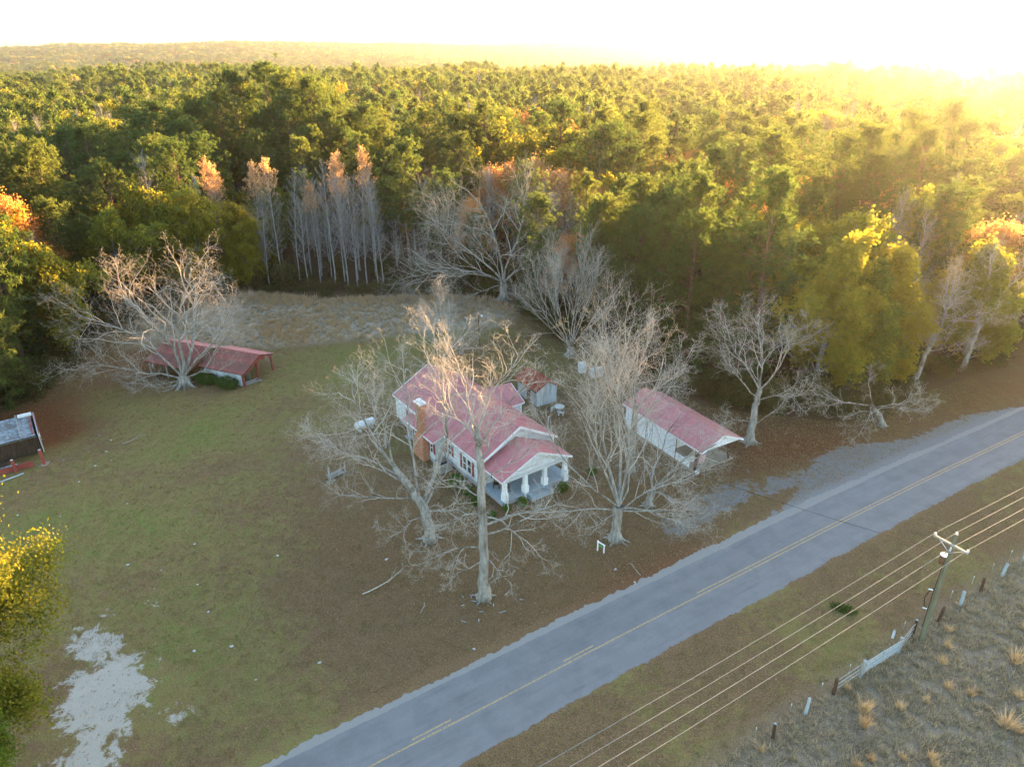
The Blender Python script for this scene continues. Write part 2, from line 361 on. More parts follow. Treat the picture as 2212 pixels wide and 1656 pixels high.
def asphalt():
    m, nt, b = base_mat('worn_asphalt', .8); P = coords(nt)
    sp = noise(nt, P, 22, 4, .8); big = noise(nt, P, .5, 6, .65)
    c = ramp(nt, sp, [(.3, (.115, .117, .12)), (.65, (.205, .207, .21))])
    c = mix(nt, ramp(nt, big, [(.45, (0, 0, 0)), (.6, (.5, .5, .5))]), c, (.125, .127, .132))
    mp = nt.nodes.new('ShaderNodeMapping'); mp.vector_type = 'TEXTURE'; mp.inputs['Rotation'].default_value = (0, 0, R(31.3)); mp.inputs['Scale'].default_value = (14, 1, 1); nt.links.new(P, mp.inputs[0])
    c = mix(nt, ramp(nt, noise(nt, mp.outputs[0], .8, 5, .6), [(.40, (0, 0, 0)), (.66, (.6, .6, .6))]), c, mix(nt, 1., c, (1.25, 1.25, 1.23), 'MULTIPLY'))
    c = mix(nt, ramp(nt, noise(nt, mp.outputs[0], 2.3, 4, .7), [(.58, (0, 0, 0)), (.68, (.5, .5, .5))]), c, (.11, .112, .117))
    nt.links.new(c, b.inputs['Base Color']); bump(nt, b, sp, .5, .02); return m
def chipseal():
    m, nt, b = base_mat('pale_shoulder', .9); P = coords(nt)
    sp = noise(nt, P, 18, 5, .8)
    c = ramp(nt, sp, [(.3, (.17, .165, .155)), (.65, (.30, .29, .27))])
    nt.links.new(c, b.inputs['Base Color']); bump(nt, b, sp, .5, .03); return m
rs = np.random.RandomState(4)
def jag(n, amp, seed):
    r = np.random.RandomState(seed); a = r.randn(n); k = np.ones(3) / 3; b = a * .7; c = np.convolve(r.randn(n), np.ones(7) / 7, 'same') * 1.6 + np.convolve(r.randn(n), np.ones(33) / 33, 'same') * 2.5
    return (b + c) * amp
nR = len(RP)
V, F = strip(3.05 + jag(nR, .03, 1), -(3.02 + jag(nR, .08, 2)), .008)
struct(obj('road', npmesh('road', V, F, asphalt())))
V, F = strip(3.5 + jag(nR, .09, 3) + .4 * np.exp(-((RL - 100) / 30) ** 2), 2.9 + 0 * RL, .004)
struct(obj('road_shoulder', npmesh('road_shoulder', V, F, chipseal())))
def yellow():
    m, nt, b = base_mat('yellow_line_paint', .8); P = coords(nt)
    w = noise(nt, P, 7, 5, .7); c = ramp(nt, w, [(.38, (.20, .18, .14)), (.58, (.44, .32, .15))])
    nt.links.new(c, b.inputs['Base Color']); return m
MY = yellow(); e0 = int(np.searchsorted(RL, 89))
road_o = bpy.data.objects['road']
def line(o0, o1, a, b): V, F = strip(o0, o1, .013, a, b); struct(obj('road_marking', npmesh('road_marking', V, F, MY), road_o))
line(-.10, -.22, 0, nR); line(.22, .10, e0, nR)
s = 15.6
while s < 86:
    a, b = np.searchsorted(RL, (s, s + 3.0)); line(.22, .10, int(a), int(b)); s += 12.0

# ------------------------------------------------------------------ tree generators
def norm(v): return v / (np.linalg.norm(v) + 1e-9)
class Skel:
    def __init__(s): s.ch = []
    def add(s, pts, rad, lev=0): s.ch.append((np.asarray(pts), np.asarray(rad), lev))
    def mesh(s, name, mats, sides=(9, 6, 4, 3, 3, 3), matlev=2, levs=None):
        groups = {}
        for p, r, l in s.ch:
            if levs and l not in levs: continue
            groups.setdefault((len(p), l), []).append((p, r))
        Vs, Fs, Ms = [], [], []; base = 0
        for (k, l), g in groups.items():
            n = sides[min(l, len(sides) - 1)]; P = np.stack([a for a, _ in g]); Rr = np.stack([b for _, b in g]); N = len(g)
            T = np.gradient(P, axis=1); T /= np.linalg.norm(T, axis=2, keepdims=True) + 1e-9
            ov = P[:, -1] - P[:, 0]; ref = np.zeros((N, 3)); ref[np.arange(N), np.argmin(np.abs(ov), 1)] = 1
            U = np.cross(T, ref[:, None, :]); U /= np.linalg.norm(U, axis=2, keepdims=True) + 1e-9; Wv = np.cross(T, U)
            a = np.arange(n) * 2 * math.pi / n
            ring = P[:, :, None, :] + (U[:, :, None, :] * np.cos(a)[None, None, :, None] + Wv[:, :, None, :] * np.sin(a)[None, None, :, None]) * Rr[:, :, None, None]
            Vs.append(ring.reshape(-1, 3))
            i = np.arange(N)[:, None, None] * k * n + np.arange(k - 1)[None, :, None] * n + np.arange(n)[None, None, :]
            j = np.arange(N)[:, None, None] * k * n + np.arange(k - 1)[None, :, None] * n + ((np.arange(n) + 1) % n)[None, None, :]
            f = np.stack([i, j, j + n, i + n], -1).reshape(-1, 4) + base; Fs.append(f); Ms.append(np.full(len(f), 0 if l < matlev else 1)); base += N * k * n
        return npmesh(name, np.concatenate(Vs), np.concatenate(Fs), mats, np.concatenate(Ms), smooth=True)
def grow(S, rng, p, d, L, r, lev, Q, acc=None):
    k = Q['seg'][lev]; step = L / k; pts = [p]; d = norm(np.asarray(d, float)); ds = []
    trop = Q['trop'][lev]; wig = Q['wig'][lev]
    for i in range(k):
        d = norm(d + rng.randn(3) * wig + np.array([0, 0, trop])); ds.append(d); p = p + d * step; pts.append(p)
        if p[2] < .5 and trop < .3: d[2] = abs(d[2]) + .1
    pts = np.array(pts); tip = Q['tip'][lev]; rad = r * (1 - (1 - tip) * (np.arange(k + 1) / k) ** .8)
    S.add(pts, rad, lev + Q.get('off', 0))
    if acc is not None and lev >= Q['leaflev']: acc.append(pts)
    if lev + 1 >= len(Q['seg']): return
    n = Q['n'][lev]; n = max(1, int(n * rng.uniform(.8, 1.2))); ga = rng.uniform(0, 6.28)
    for j in range(n):
        t = Q['start'][lev] + (1 - Q['start'][lev]) * (j + rng.uniform(.2, .9)) / n; t = min(t, .995)
        q = t * k; i = int(q); pp = pts[i] + (pts[i + 1] - pts[i]) * (q - i); dd = ds[i]
        ga += 2.4 + rng.uniform(-.5, .5); an = R(Q['ang'][lev] + rng.uniform(-14, 14))
        a1 = norm(np.cross(dd, [.31, .17, .93])); a2 = np.cross(dd, a1)
        nd = dd * math.cos(an) + (a1 * math.cos(ga) + a2 * math.sin(ga)) * math.sin(an)
        rr = rad[i] + (rad[i + 1] - rad[i]) * (q - i)
        LL = Q['len'][lev] * L * (1.1 - .55 * t) * rng.uniform(.7, 1.25)
        grow(S, rng, pp, nd, LL, max(Q['minr'], rr * Q['rr'][lev]), lev + 1, Q, acc)
PEC = dict(seg=(7, 6, 4, 3, 2), wig=(.19, .27, .30, .3, .3), trop=(.05, .05, .05, .05, .06), tip=(.35, .3, .35, .4, .5), n=(9, 7, 6, 2),
           start=(.22, .2, .18, .25), ang=(34, 40, 42, 42), len=(.60, .58, .60, .60), rr=(.55, .52, .52, .6), minr=.0085, leaflev=9)
def bare_tree(name, label, base, trunk, limbs, seed, cat='tree', Q=None, tr_r=.5, flare=1.6, ground=True, twigs=1.0, group=None, roots=True):
    """trunk: list of (x,y,z,r) relative; limbs: (index of trunk point, direction, length, radius)"""
    rng = np.random.RandomState(seed); Q = dict(Q or PEC)
    t = thing(name, label, cat, (*base, 0), 0, group)
    S = Skel(); P = np.array([q[:3] for q in trunk], float); Rr = np.array([q[3] for q in trunk], float)
    n = 5 * (len(P) - 1) + 1; u = np.linspace(0, len(P) - 1, n); PP = np.stack([np.interp(u, np.arange(len(P)), P[:, k]) for k in range(3)], 1)
    PP[1:-1] += rng.randn(n - 2, 3) * .05; RR = np.interp(u, np.arange(len(P)), Rr)
    PP[0, 2] = -.15; RR[0] *= flare; RR[1] *= 1 + (flare - 1) * .35
    S.add(PP, RR, 0)
    if roots:
        for k in range(6):
            a = k * 1.05 + rng.uniform(-.3, .3); l = Rr[0] * rng.uniform(2.4, 3.6); c, s_ = math.cos(a), math.sin(a); r0 = Rr[0]
            S.add([(c * r0 * .3, s_ * r0 * .3, r0 * 2.1), (c * r0, s_ * r0, r0 * .55), (c * r0 * 1.6, s_ * r0 * 1.6, .08), (c * l, s_ * l, -.12)], [r0 * .3, r0 * .36, r0 * .25, r0 * .06], 1)
    obj('trunk', S.mesh('trunk', [M['bark_pecan'], M['twig_pecan']], (14, 7, 4, 3), 4), t)
    for (ti, d, L, r) in limbs:
        S = Skel(); p0 = np.interp(ti, np.arange(len(P)), P[:, 0]), np.interp(ti, np.arange(len(P)), P[:, 1]), np.interp(ti, np.arange(len(P)), P[:, 2])
        q = dict(Q)
        if len(d) > 3: q['trop'] = (d[3],) + tuple(Q['trop'][1:]); d = d[:3]
        q['n'] = tuple(max(2, int(v * (min(1.25, .5 + L / 16)) * twigs)) if k < 2 else v for k, v in enumerate(q['n']))
        grow(S, rng, np.array(p0), np.array(d, float), L, r * .64, 0, q)
        obj('limb', S.mesh('limb', [M['bark_pecan'], M['twig_pecan']], (8, 6, 4, 3, 3), 1), t)
    return t

# foreground pecans ---------------------------------------------------
bare_tree('pecan_tree', 'tall bare pecan with one straight thick trunk standing directly in front of the farmhouse porch', (-2.28, 43.98),
    [(0, 0, 0, .43), (.1, .1, 4, .37), (.0, .5, 8, .33), (-.1, 1.0, 12.2, .28), (-.3, 1.6, 14.5, .2)],
    [(4, (-.25, .35, 1.0), 6.6, .17), (4, (.35, .5, .9), 6.6, .16), (3.7, (-.9, .5, .9), 6.5, .15), (3.4, (.9, .8, .8), 7, .15), (3.1, (-.5, 1.0, .7), 6.5, .14), (3.0, (.6, -.3, .9), 5.5, .12),
     (2.6, (1, .3, .25), 5.5, .12), (2.3, (-1, .2, .2), 4.5, .11),
     (1.2, (-1, .1, .25, -.10), 5.2, .12), (1.7, (1, .35, .3, -.07), 7.5, .17), (1.5, (.8, .7, .3, -.12), 5.5, .15), (1.0, (.9, -.3, .1, -.14), 3.2, .09), (.9, (-.8, -.5, .1, -.1), 3.4, .08), (2.0, (-.9, -.1, .1, -.08), 4.5, .1),
     (1.9, (1, -.1, .2, -.13), 5.6, .13)], 11)
bare_tree('pecan_tree', 'leaning bare pecan fanning low over the lawn left of the farmhouse, flared pale trunk foot', (-7.35, 51.41),
    [(0, 0, 0, .5), (-.1, .1, 1.5, .46), (-.5, .3, 3.2, .42), (-1.6, .8, 5.0, .33), (-3.0, 1.6, 6.6, .25)],
    [(4, (-1, .5, .62), 9.0, .22), (4, (-.7, .9, .8), 9.5, .2), (3.6, (-1, -.05, .42), 8.5, .17), (3.2, (-.9, .2, .2, .0), 8.5, .16), (2.6, (-1, -.35, .1, -.02), 7.0, .14), (3.8, (-.4, .4, 1), 9.0, .17),
     (2.1, (.05, .38, 1.0, .08), 14.5, .34), (2.3, (-.25, .55, 1.0, .08), 13.5, .24), (2.0, (.5, .2, .9), 7, .16), (1.8, (1, -.2, .45, -.05), 6.6, .16), (1.6, (.5, -.8, .3, -.06), 5, .12), (1.5, (-.7, -.6, .3, -.05), 5, .12)], 23)
UPR = dict(PEC); UPR.update(trop=(.10, .09, .07, .06, .06), ang=(30, 38, 45, 48), wig=(.12, .19, .26, .28, .28))
bare_tree('pecan_tree', 'large bare many-stemmed pecan rising between the porch and the gravel apron', (9.36, 51.41),
    [(0, 0, 0, .48), (0, .1, 2.0, .42), (.05, .15, 3.6, .45)],
    [(2, (-.12, .2, 1), 13.5, .25), (2, (.2, .3, 1), 14.5, .25), (2, (.4, .05, 1), 13, .22), (2, (-.5, .15, 1), 12, .2), (1.9, (.8, .4, .9), 11.5, .18), (1.9, (-.8, .0, .8), 10, .16),
     (1.8, (1, -.1, .35, -.05), 7.5, .14), (1.7, (-1, .2, .3, -.04), 7.5, .14), (1.7, (.6, -.7, .3, -.07), 6.0, .12), (1.5, (-.5, -.7, .4, -.06), 5.5, .1), (1.6, (.9, .5, .3, -.04), 7, .12)], 37, Q=UPR)
bare_tree('pecan_tree', 'bare forked pecan with drooping boughs beside the gravel apron, behind the larger one', (13.2, 56.6),
    [(0, 0, 0, .36), (.1, .1, .8, .34), (.3, .2, 1.7, .33)],
    [(2, (.55, .1, 1), 8.5, .2), (2, (-.2, .1, 1), 8, .18), (2, (1, -.1, .6, -.05), 7.0, .15), (1.9, (.7, -.8, .5, -.07), 6, .13), (1.8, (.9, -.3, .3, -.09), 6, .12), (1.9, (.2, .8, .8), 7, .14)], 41)
bare_tree('pecan_tree', 'bare upright pecan behind the forked one, between the farmhouse and the carport', (12.4, 62.6),
    [(0, 0, 0, .36), (0, 0, 4, .32), (0, .1, 7.5, .3)],
    [(2, (-.3, .2, 1), 8.5, .18), (2, (.75, .1, .8), 8, .16), (1.9, (-.8, .3, .7), 7.5, .15), (1.5, (.9, .5, .5), 7, .13)], 43, Q=UPR)
VASE = dict(PEC); VASE.update(trop=(.05, .05, .05, .05, .05), wig=(.05, .09, .13, .18, .2), ang=(22, 27, 32, 34), start=(.25, .2, .2, .15), n=(7, 6, 4, 2))
bare_tree('bare_tree', 'broad vase-shaped bare tree with many straight fine stems behind the small garden shed', (8.4, 93.5),
    [(0, 0, 0, .5), (0, 0, .8, .5), (0, 0, 1.5, .45)],
    [(2, (math.cos(a) * s_, math.sin(a) * s_, 1), L, .13) for a, s_, L in ((0, .15, 13), (.9, .4, 12), (1.7, .3, 13), (2.7, .75, 12.5), (3.2, .95, 12.5), (3.9, .6, 12.5), (4.6, .35, 10.5), (5.3, .7, 12), (6.0, .8, 10.5), (3.4, 1.3, 10.5), (.2, 1.3, 10), (2.9, .35, 12))], 53, Q=VASE, twigs=1.1)
bare_tree('pecan_tree', 'bare tree with crooked pale twigs rising behind the far left roof corner', (-8.0, 79.8),
    [(0, 0, 0, .36), (0, 0, 3, .32), (.1, 0, 5.0, .3)],
    [(2, (-.2, .2, 1), 8, .18), (2, (.3, .1, 1), 8, .18), (2, (-.8, .0, .9), 7, .15), (2, (.85, .2, .8), 7, .15), (1.8, (.3, -.7, .8), 6, .13), (1.8, (-.4, .8, .8), 6.5, .14), (1.7, (1, -.3, .6), 6, .12)], 59, Q=UPR)
bare_tree('pecan_tree', 'huge bare pecan with three pale trunks from one foot beside the red open barn', (-42.96, 83.53),
    [(0, 0, 0, .75), (0, 0, .6, .7), (0, 0, 1.2, .6)],
    [(2, (-.38, .25, 1), 14.5, .36), (2, (.02, .25, 1), 15, .38), (2, (.45, .3, 1), 14.5, .40), (2, (.75, .1, 1), 12.5, .24), (1.9, (-1.1, .2, .75), 15.5, .26), (1.6, (-1, .1, .35, -.01), 12, .18),
     (1.8, (1, -.1, .5), 11.5, .16), (1.2, (-.8, -.6, .4, -.04), 6, .1)], 61, roots=True)
bare_tree('pecan_tree', 'widest bare grey tree, at the far field edge before the dark pines', (-1.5, 119.0),
    [(0, 0, 0, .7), (0, 0, 2.0, .62), (0, 0, 3.2, .6)],
    [(2, (-.1, .1, 1), 17.5, .34), (2, (.45, .1, 1), 17.5, .32), (2, (-.6, 0, .9), 18, .32), (1.9, (-1, -.1, .6), 18, .28), (1.8, (-1, -.2, .25, .01), 17, .24), (1.9, (.9, .1, .8), 15.5, .24), (1.9, (1.2, 0, .55), 17, .22), (1.9, (1.0, .2, 1), 18, .24), (1.9, (-1.3, .3, .5), 17, .22), (1.5, (-.9, -.5, .15, .0), 13, .18), (1.8, (-.35, -.6, .9), 13, .22)], 67)
bare_tree('bare_tree', 'single bare tree with a stout foot standing just right of the carport', (26.68, 68.81),
    [(0, 0, 0, .52), (0, 0, 1.6, .42), (.1, .1, 4.6, .32), (.3, .2, 6.5, .28)],
    [(3, (.05, .1, 1), 8.5, .18), (3, (-.5, .2, .9), 8.5, .18), (3, (.7, .2, .9), 8.5, .18), (2.5, (-1, .1, .5), 7.5, .13), (2.3, (1, 0, .45), 7.5, .13), (1.3, (-.8, -.2, .6, -.02), 4.5, .08), (1.2, (.9, .1, .5, -.06), 6, .1), (2.7, (.1, .8, .7), 6.5, .12)], 71)
bare_tree('bare_tree', 'low bare tree leaning away from the woods toward the road shoulder', (43.5, 72.5),
    [(0, 0, 0, .3), (-.8, -.2, 1.6, .26), (-2.2, -.5, 3.0, .22)],
    [(2, (-1, -.3, .3, -.03), 6.5, .14), (2, (-.5, -.9, .3, -.05), 6, .12), (1.8, (.3, -.9, .5, -.05), 5.5, .11), (1.5, (.9, -.4, .6, -.03), 5.5, .11), (1.8, (-.5, .2, 1), 5, .1), (1.2, (-.9, -.3, .2, -.05), 5.5, .09)], 73)
bare_tree('bare_tree', 'bare twiggy tree at the wood edge above the far road bend', (53.5, 84.5), [(0, 0, 0, .3), (.2, -.2, 4, .26), (.6, -.5, 7, .22)],
    [(2, (.3, 0, 1), 8, .16), (2, (-.5, -.2, 1), 7.5, .14), (2, (.9, -.2, .8), 7, .13), (1.5, (-.9, -.5, .5), 6, .1), (1.2, (.4, -1, .4, -.04), 5.5, .09)], 79)
bare_tree('bare_tree', 'tallest bare tree among the right-hand woods near the picture edge', (62, 88.5), [(0, 0, 0, .32), (.2, -.2, 5, .28), (.8, -.4, 9, .24)],
    [(2, (.4, 0, 1), 8, .17), (2, (-.4, -.2, 1), 8, .16), (2, (.9, -.3, .7), 7.5, .14), (1.5, (-.9, -.4, .6), 7, .12), (1.6, (.3, -.9, .6), 6, .1)], 83)

# leaf clouds -----------------------------------------------------------
def leaves(C, rng, n_per, spread, size, flat=0.):
    """triangular leaf tufts around centres C"""
    N = len(C) * n_per; c = np.repeat(C, n_per, 0) + rng.randn(N, 3) * spread
    a = rng.randn(N, 3); a[:, 2] *= 1 - flat; a /= np.linalg.norm(a, axis=1)[:, None]; b = np.cross(a, rng.randn(N, 3)); b /= np.linalg.norm(b, axis=1)[:, None]
    s = (size * rng.uniform(.6, 1.4, N))[:, None]
    V = np.stack([c - a * s * .5 - b * s * .1, c + b * s * .42, c + a * s * .55, c - b * s * .38], 1).reshape(-1, 3)
    return V, np.arange(N * 4).reshape(N, 4)
def needles(C, rng, n_per, L, w):
    N = len(C) * n_per; d = rng.randn(N, 3); d[:, 2] += .45; d /= np.linalg.norm(d, axis=1)[:, None]
    sd_ = np.cross(d, rng.randn(N, 3)); sd_ /= np.linalg.norm(sd_, axis=1)[:, None]
    c = np.repeat(C, n_per, 0) + rng.randn(N, 3) * L * .12; l = (L * rng.uniform(.55, 1.15, N))[:, None]; e = c + d * l
    V = np.stack([c - sd_ * w * .5, c + sd_ * w * .5, e + sd_ * w * .35, e - sd_ * w * .35], 1).reshape(-1, 3)
    return V, np.arange(N * 4).reshape(N, 4)
def pine(seed, H, nb, per, npn, L, w, Rc=3.4, c0=.42, sides=(7, 4, 3, 3)):
    rng = np.random.RandomState(seed); S = Skel(); k = 9
    z = np.linspace(0, H * .97, k + 1); bend = rng.randn(2) * .35
    P = np.stack([bend[0] * np.sin(z / H * 3), bend[1] * np.sin(z / H * 2.5), z], 1); P[1:] += rng.randn(k, 3) * .06; P[0, 2] = -.3
    Rr = .26 * (1 - z / H * .85) + .03; S.add(P, Rr, 0); C = []; ga = 0
    lop = rng.uniform(0, 6.28)
    for j in range(nb):
        t = c0 + (1 - c0) * ((j + rng.rand()) / nb); zz = t * H; u = (t - c0) / (1 - c0)
        prof = (math.sin(min(1, u * 1.25 + .22) * math.pi * .5) if u < .55 else math.cos((u - .55) / .45 * math.pi * .5 * .93)) 
        ga += 2.4 + rng.uniform(-.6, .6); Lb = Rc * (.25 + .85 * prof) * rng.uniform(.6, 1.15) * (1 + .22 * math.cos(ga - lop))
        el = R(-8 + 55 * u + rng.uniform(-12, 12)); d = np.array([math.cos(ga) * math.cos(el), math.sin(ga) * math.cos(el), math.sin(el)])
        p0 = np.array([np.interp(zz, P[:, 2], P[:, 0]), np.interp(zz, P[:, 2], P[:, 1]), zz]); kk = 3
        pts = [p0]
        for i in range(kk): pts.append(pts[-1] + (d + np.array([0, 0, .12 * i])) * Lb / kk + rng.randn(3) * .08 * Lb / 3)
        S.add(pts, [.05, .04, .028, .012], 1)
        for i in range(per):
            f = rng.uniform(.45, 1.0) * kk; a = min(kk - 1, int(f)); q = pts[a] + (pts[a + 1] - pts[a]) * (f - a)
            C.append(q + rng.randn(3) * np.array([.42, .42, .22]) * (.5 + Lb * .2))
    for i in range(per * 2): C.append(np.array([P[-1, 0], P[-1, 1], H]) + rng.randn(3) * np.array([.45, .45, .5]) - np.array([0, 0, .3]))
    V, F = needles(np.array(C), rng, npn, L, w); return S, V, F
def mesh_join(name, S, V, F, bark_, leaf_, sides=(6, 4, 3, 3, 3)):
    me = S.mesh(name, [bark_, bark_], sides); v = np.empty(len(me.vertices) * 3, np.float32); me.vertices.foreach_get('co', v); v = v.reshape(-1, 3)
    f = np.empty(len(me.loops), np.int32); me.loops.foreach_get('vertex_index', f); f = f.reshape(-1, 4); bpy.data.meshes.remove(me)
    return npmesh(name, np.concatenate([v, V]), np.concatenate([f, F + len(v)]), [bark_, leaf_], np.r_[np.zeros(len(f)), np.ones(len(F))])
HW = dict(seg=(5, 5, 4, 3), wig=(.12, .18, .22, .25), trop=(.08, .07, .05, .04), tip=(.4, .3, .3, .4), n=(7, 6, 4), start=(.3, .2, .2), ang=(38, 42, 45), len=(.62, .6, .6), rr=(.6, .6, .6), minr=.012, leaflev=2)
def hardwood(seed, H, Rc, npl, size, dens=1.0, c0=.3, nl=8, spread=.55, leafpart=1.0):
    """broadleaf with separate lobes"""
    rng = np.random.RandomState(seed); S = Skel(); k = 6; z = np.linspace(0, H * .6, k + 1)
    P = np.stack([rng.randn(k + 1) * .12, rng.randn(k + 1) * .12, z], 1); P[0] = (0, 0, -.3); S.add(P, .30 * (1 - z / H) + .05, 0); acc = []
    for j in range(nl):
        t = c0 + (1 - c0) * (j + rng.rand()) / nl; a = j * 2.4 + rng.uniform(-.5, .5); zz = t * H * .6; el = R(20 + 50 * t + rng.uniform(-8, 8))
        d = np.array([math.cos(a) * math.cos(el), math.sin(a) * math.cos(el), math.sin(el)])
        q = dict(HW); q['off'] = 1
        grow(S, rng, np.array([np.interp(zz, z, P[:, 0]), np.interp(zz, z, P[:, 1]), zz]), d, H * .30 * rng.uniform(.6, 1.2) * Rc / 4.0 * (1.1 if t > .6 else 1.0), .11, 0, q, acc)
    C = np.concatenate([p[1:] for p in acc]); 
    if leafpart < 1:
        m = C[:, 2] + rng.randn(len(C)) * 1.2 > np.quantile(C[:, 2], 1 - leafpart); C = C[m]
    sel = rng.rand(len(C)) < dens; C = C[sel]
    V, F = leaves(C, rng, npl, spread, size); return S, V, F
POP = dict(seg=(3, 4, 3), wig=(.06, .14, .2), trop=(.08, .09, .06), tip=(.35, .35, .5), n=(6, 4), start=(.15, .2), ang=(30, 35), len=(.45, .5), rr=(.55, .6), minr=.012, leaflev=1)
def poplar(seed, H, leafy=0., nb=58, Rc=2.7):
    """straight bare trunk with ascending fine branches, optional orange leaves at the top"""
    rng = np.random.RandomState(seed); S = Skel(); k = 8; z = np.linspace(0, H, k + 1); b = rng.randn(2) * .5
    P = np.stack([b[0] * (z / H) ** 2 * 1.5 + rng.randn(k + 1) * .05, b[1] * (z / H) ** 2 * 1.5 + rng.randn(k + 1) * .05, z], 1); P[0] = (0, 0, -.3)
    S.add(P, .125 * (1 - z / H) + .025, 0); acc = []
    for j in range(nb):
        t = .24 + .75 * (j + rng.rand()) / nb; a = j * 2.4 + rng.uniform(-.6, .6); el = R(32 + 30 * t + rng.uniform(-10, 10)); zz = t * H
        d = (math.cos(a) * math.cos(el), math.sin(a) * math.cos(el), math.sin(el)); q = dict(POP); q['off'] = 1
        L = Rc * (1.25 - .85 * abs(t - .5) * 1.2) * rng.uniform(.7, 1.15) * (1.0 if t < .9 else .6)
        grow(S, rng, np.array([np.interp(zz, z, P[:, 0]), np.interp(zz, z, P[:, 1]), zz]), d, L, .035, 0, q, acc)
    if leafy <= 0: return S, None, None
    C = np.concatenate([p[1:] for p in acc]); C = C[C[:, 2] + rng.randn(len(C)) * .8 > H * (1 - leafy)]
    sel = rng.rand(len(C)) < .7; V, F = leaves(C[sel], rng, 2, .14, .15); return S, V, F
# mesh library ----------------------------------------------------------
LIB = {}
def lib_pair(kind, S, V, F, bk, lf, trunk_levs=(0,), sides=(8, 4, 3, 3, 3)):
    """separate trunk mesh and crown mesh (crown = limbs + leaves)"""
    tr = S.mesh(kind + '_trunk', [M[bk], M[bk]], sides, levs=(0,))
    S2 = Skel(); S2.ch = [c for c in S.ch if c[2] > 0]
    if V is None: cr = S2.mesh(kind + '_crown', [M[bk], M[bk]], sides)
    else: cr = mesh_join(kind + '_crown', S2, V, F, M[bk], M[lf], sides)
    LIB.setdefault(kind, []).append((tr, cr))
for s_ in range(5): lib_pair('pine', *pine(100 + s_, 22 + (s_ % 3), 80, 8, 22, .50, .060, 4.6, .36 + .05 * (s_ % 3)), 'bark_pine', 'needles')
for s_ in range(3): lib_pair('pinelow', *pine(120 + s_, 19 + s_, 95, 8, 22, .50, .065, 4.4, .08), 'bark_pine', 'needles')
for s_ in range(4): lib_pair('oak', *hardwood(200 + s_, 17, 5.2, 8, .36, .5, spread=.34), 'bark_grey', 'oakleaf')
for s_ in range(3): lib_pair('oaklow', *hardwood(210 + s_, 15, 5.6, 8, .36, .42, c0=.08, nl=12, spread=.36), 'bark_grey', 'oakleaf')
for s_ in range(3): lib_pair('gum', *hardwood(220 + s_, 18, 3.8, 6, .22, 1, leafpart=.75), 'bark_grey', 'orangeleaf')
for s_ in range(4): lib_pair('poplar', *poplar(240 + s_, 20 + s_ % 3), 'bark_grey', 'orangeleaf')
for s_ in range(3): lib_pair('tipped', *poplar(250 + s_, 21, .24), 'bark_grey', 'peachleaf')
for s_ in range(3): lib_pair('greybare', *hardwood(260 + s_, 16, 4.2, 0, .2)[:1], None, None, 'bark_grey', 'oakleaf')
def lod(kind, S, V, F, bk, lf):
    if V is None: V = np.zeros((4, 3)); F = np.array([[0, 1, 2, 3]])
    LIB.setdefault(kind, []).append(mesh_join(kind, S, V, F, M[bk], M[lf], (5, 3, 3, 3, 3)))
for s_ in range(4): lod('pine_l', *pine(300 + s_, 21, 30, 5, 9, .95, .20, 4.3, .36), 'bark_pine', 'needles')
def slim(S, mx): S.ch = [c for c in S.ch if c[2] <= mx]; return S
for s_ in range(3):
    S, V, F = hardwood(320 + s_, 16.5, 4.6, 2, .62, .45, nl=7); lod('oak_l', slim(S, 1), V, F, 'bark_grey', 'oakleaf')
for s_ in range(2):
    S, V, F = hardwood(340 + s_, 17, 3.4, 1, .6, .5, leafpart=.7, nl=7); lod('gum_l', slim(S, 2), V, F, 'bark_grey', 'orangeleaf')
for s_ in range(2):
    S, V, F = poplar(350 + s_, 19, 0, 26); lod('grey_l', slim(S, 2), None, None, 'bark_grey', 'orangeleaf')
def shrub_mesh(name, seed, r, h, n, size, mat, lf=1.):
    rng = np.random.RandomState(seed); d = rng.randn(n, 3); d /= np.linalg.norm(d, axis=1)[:, None]; rad = rng.uniform(.45, 1.0, n) ** .5
    lump = 1 + lf * (.16 * np.sin(d[:, 0] * 5 + seed) * np.cos(d[:, 1] * 6 + seed * 2) + .1 * np.sin(d[:, 2] * 7)) + (lf - 1) * .22 * np.sin(d[:, 0] * 11 + seed * 3) * np.sin(d[:, 1] * 9 + d[:, 2] * 8 + seed)
    C = d * (rad * lump)[:, None] * np.array([r, r, h * .52]); C[:, 2] += h * .5; C[:, 2] = np.maximum(C[:, 2], .05)
    V, F = leaves(C, rng, 2, size * .3, size); S = Skel()
    for k in range(7):
        a = k * .9; S.add([(0, 0, -.05), (math.cos(a) * r * .3, math.sin(a) * r * .3, h * .4), (math.cos(a) * r * .6, math.sin(a) * r * .6, h * .75)], [.03, .02, .01], 1)
    return mesh_join(name, S, V, F, M['brownpost'], M[mat])
BUSH = [shrub_mesh('bush', 400 + k, 1.3, 1.9, 420, .17, 'wildleaf', 2.4) for k in range(3)]
UND = [shrub_mesh('understory', 410 + k, 1.9, 4.4, 850, .25, 'wildleaf', 2.6) for k in range(3)]

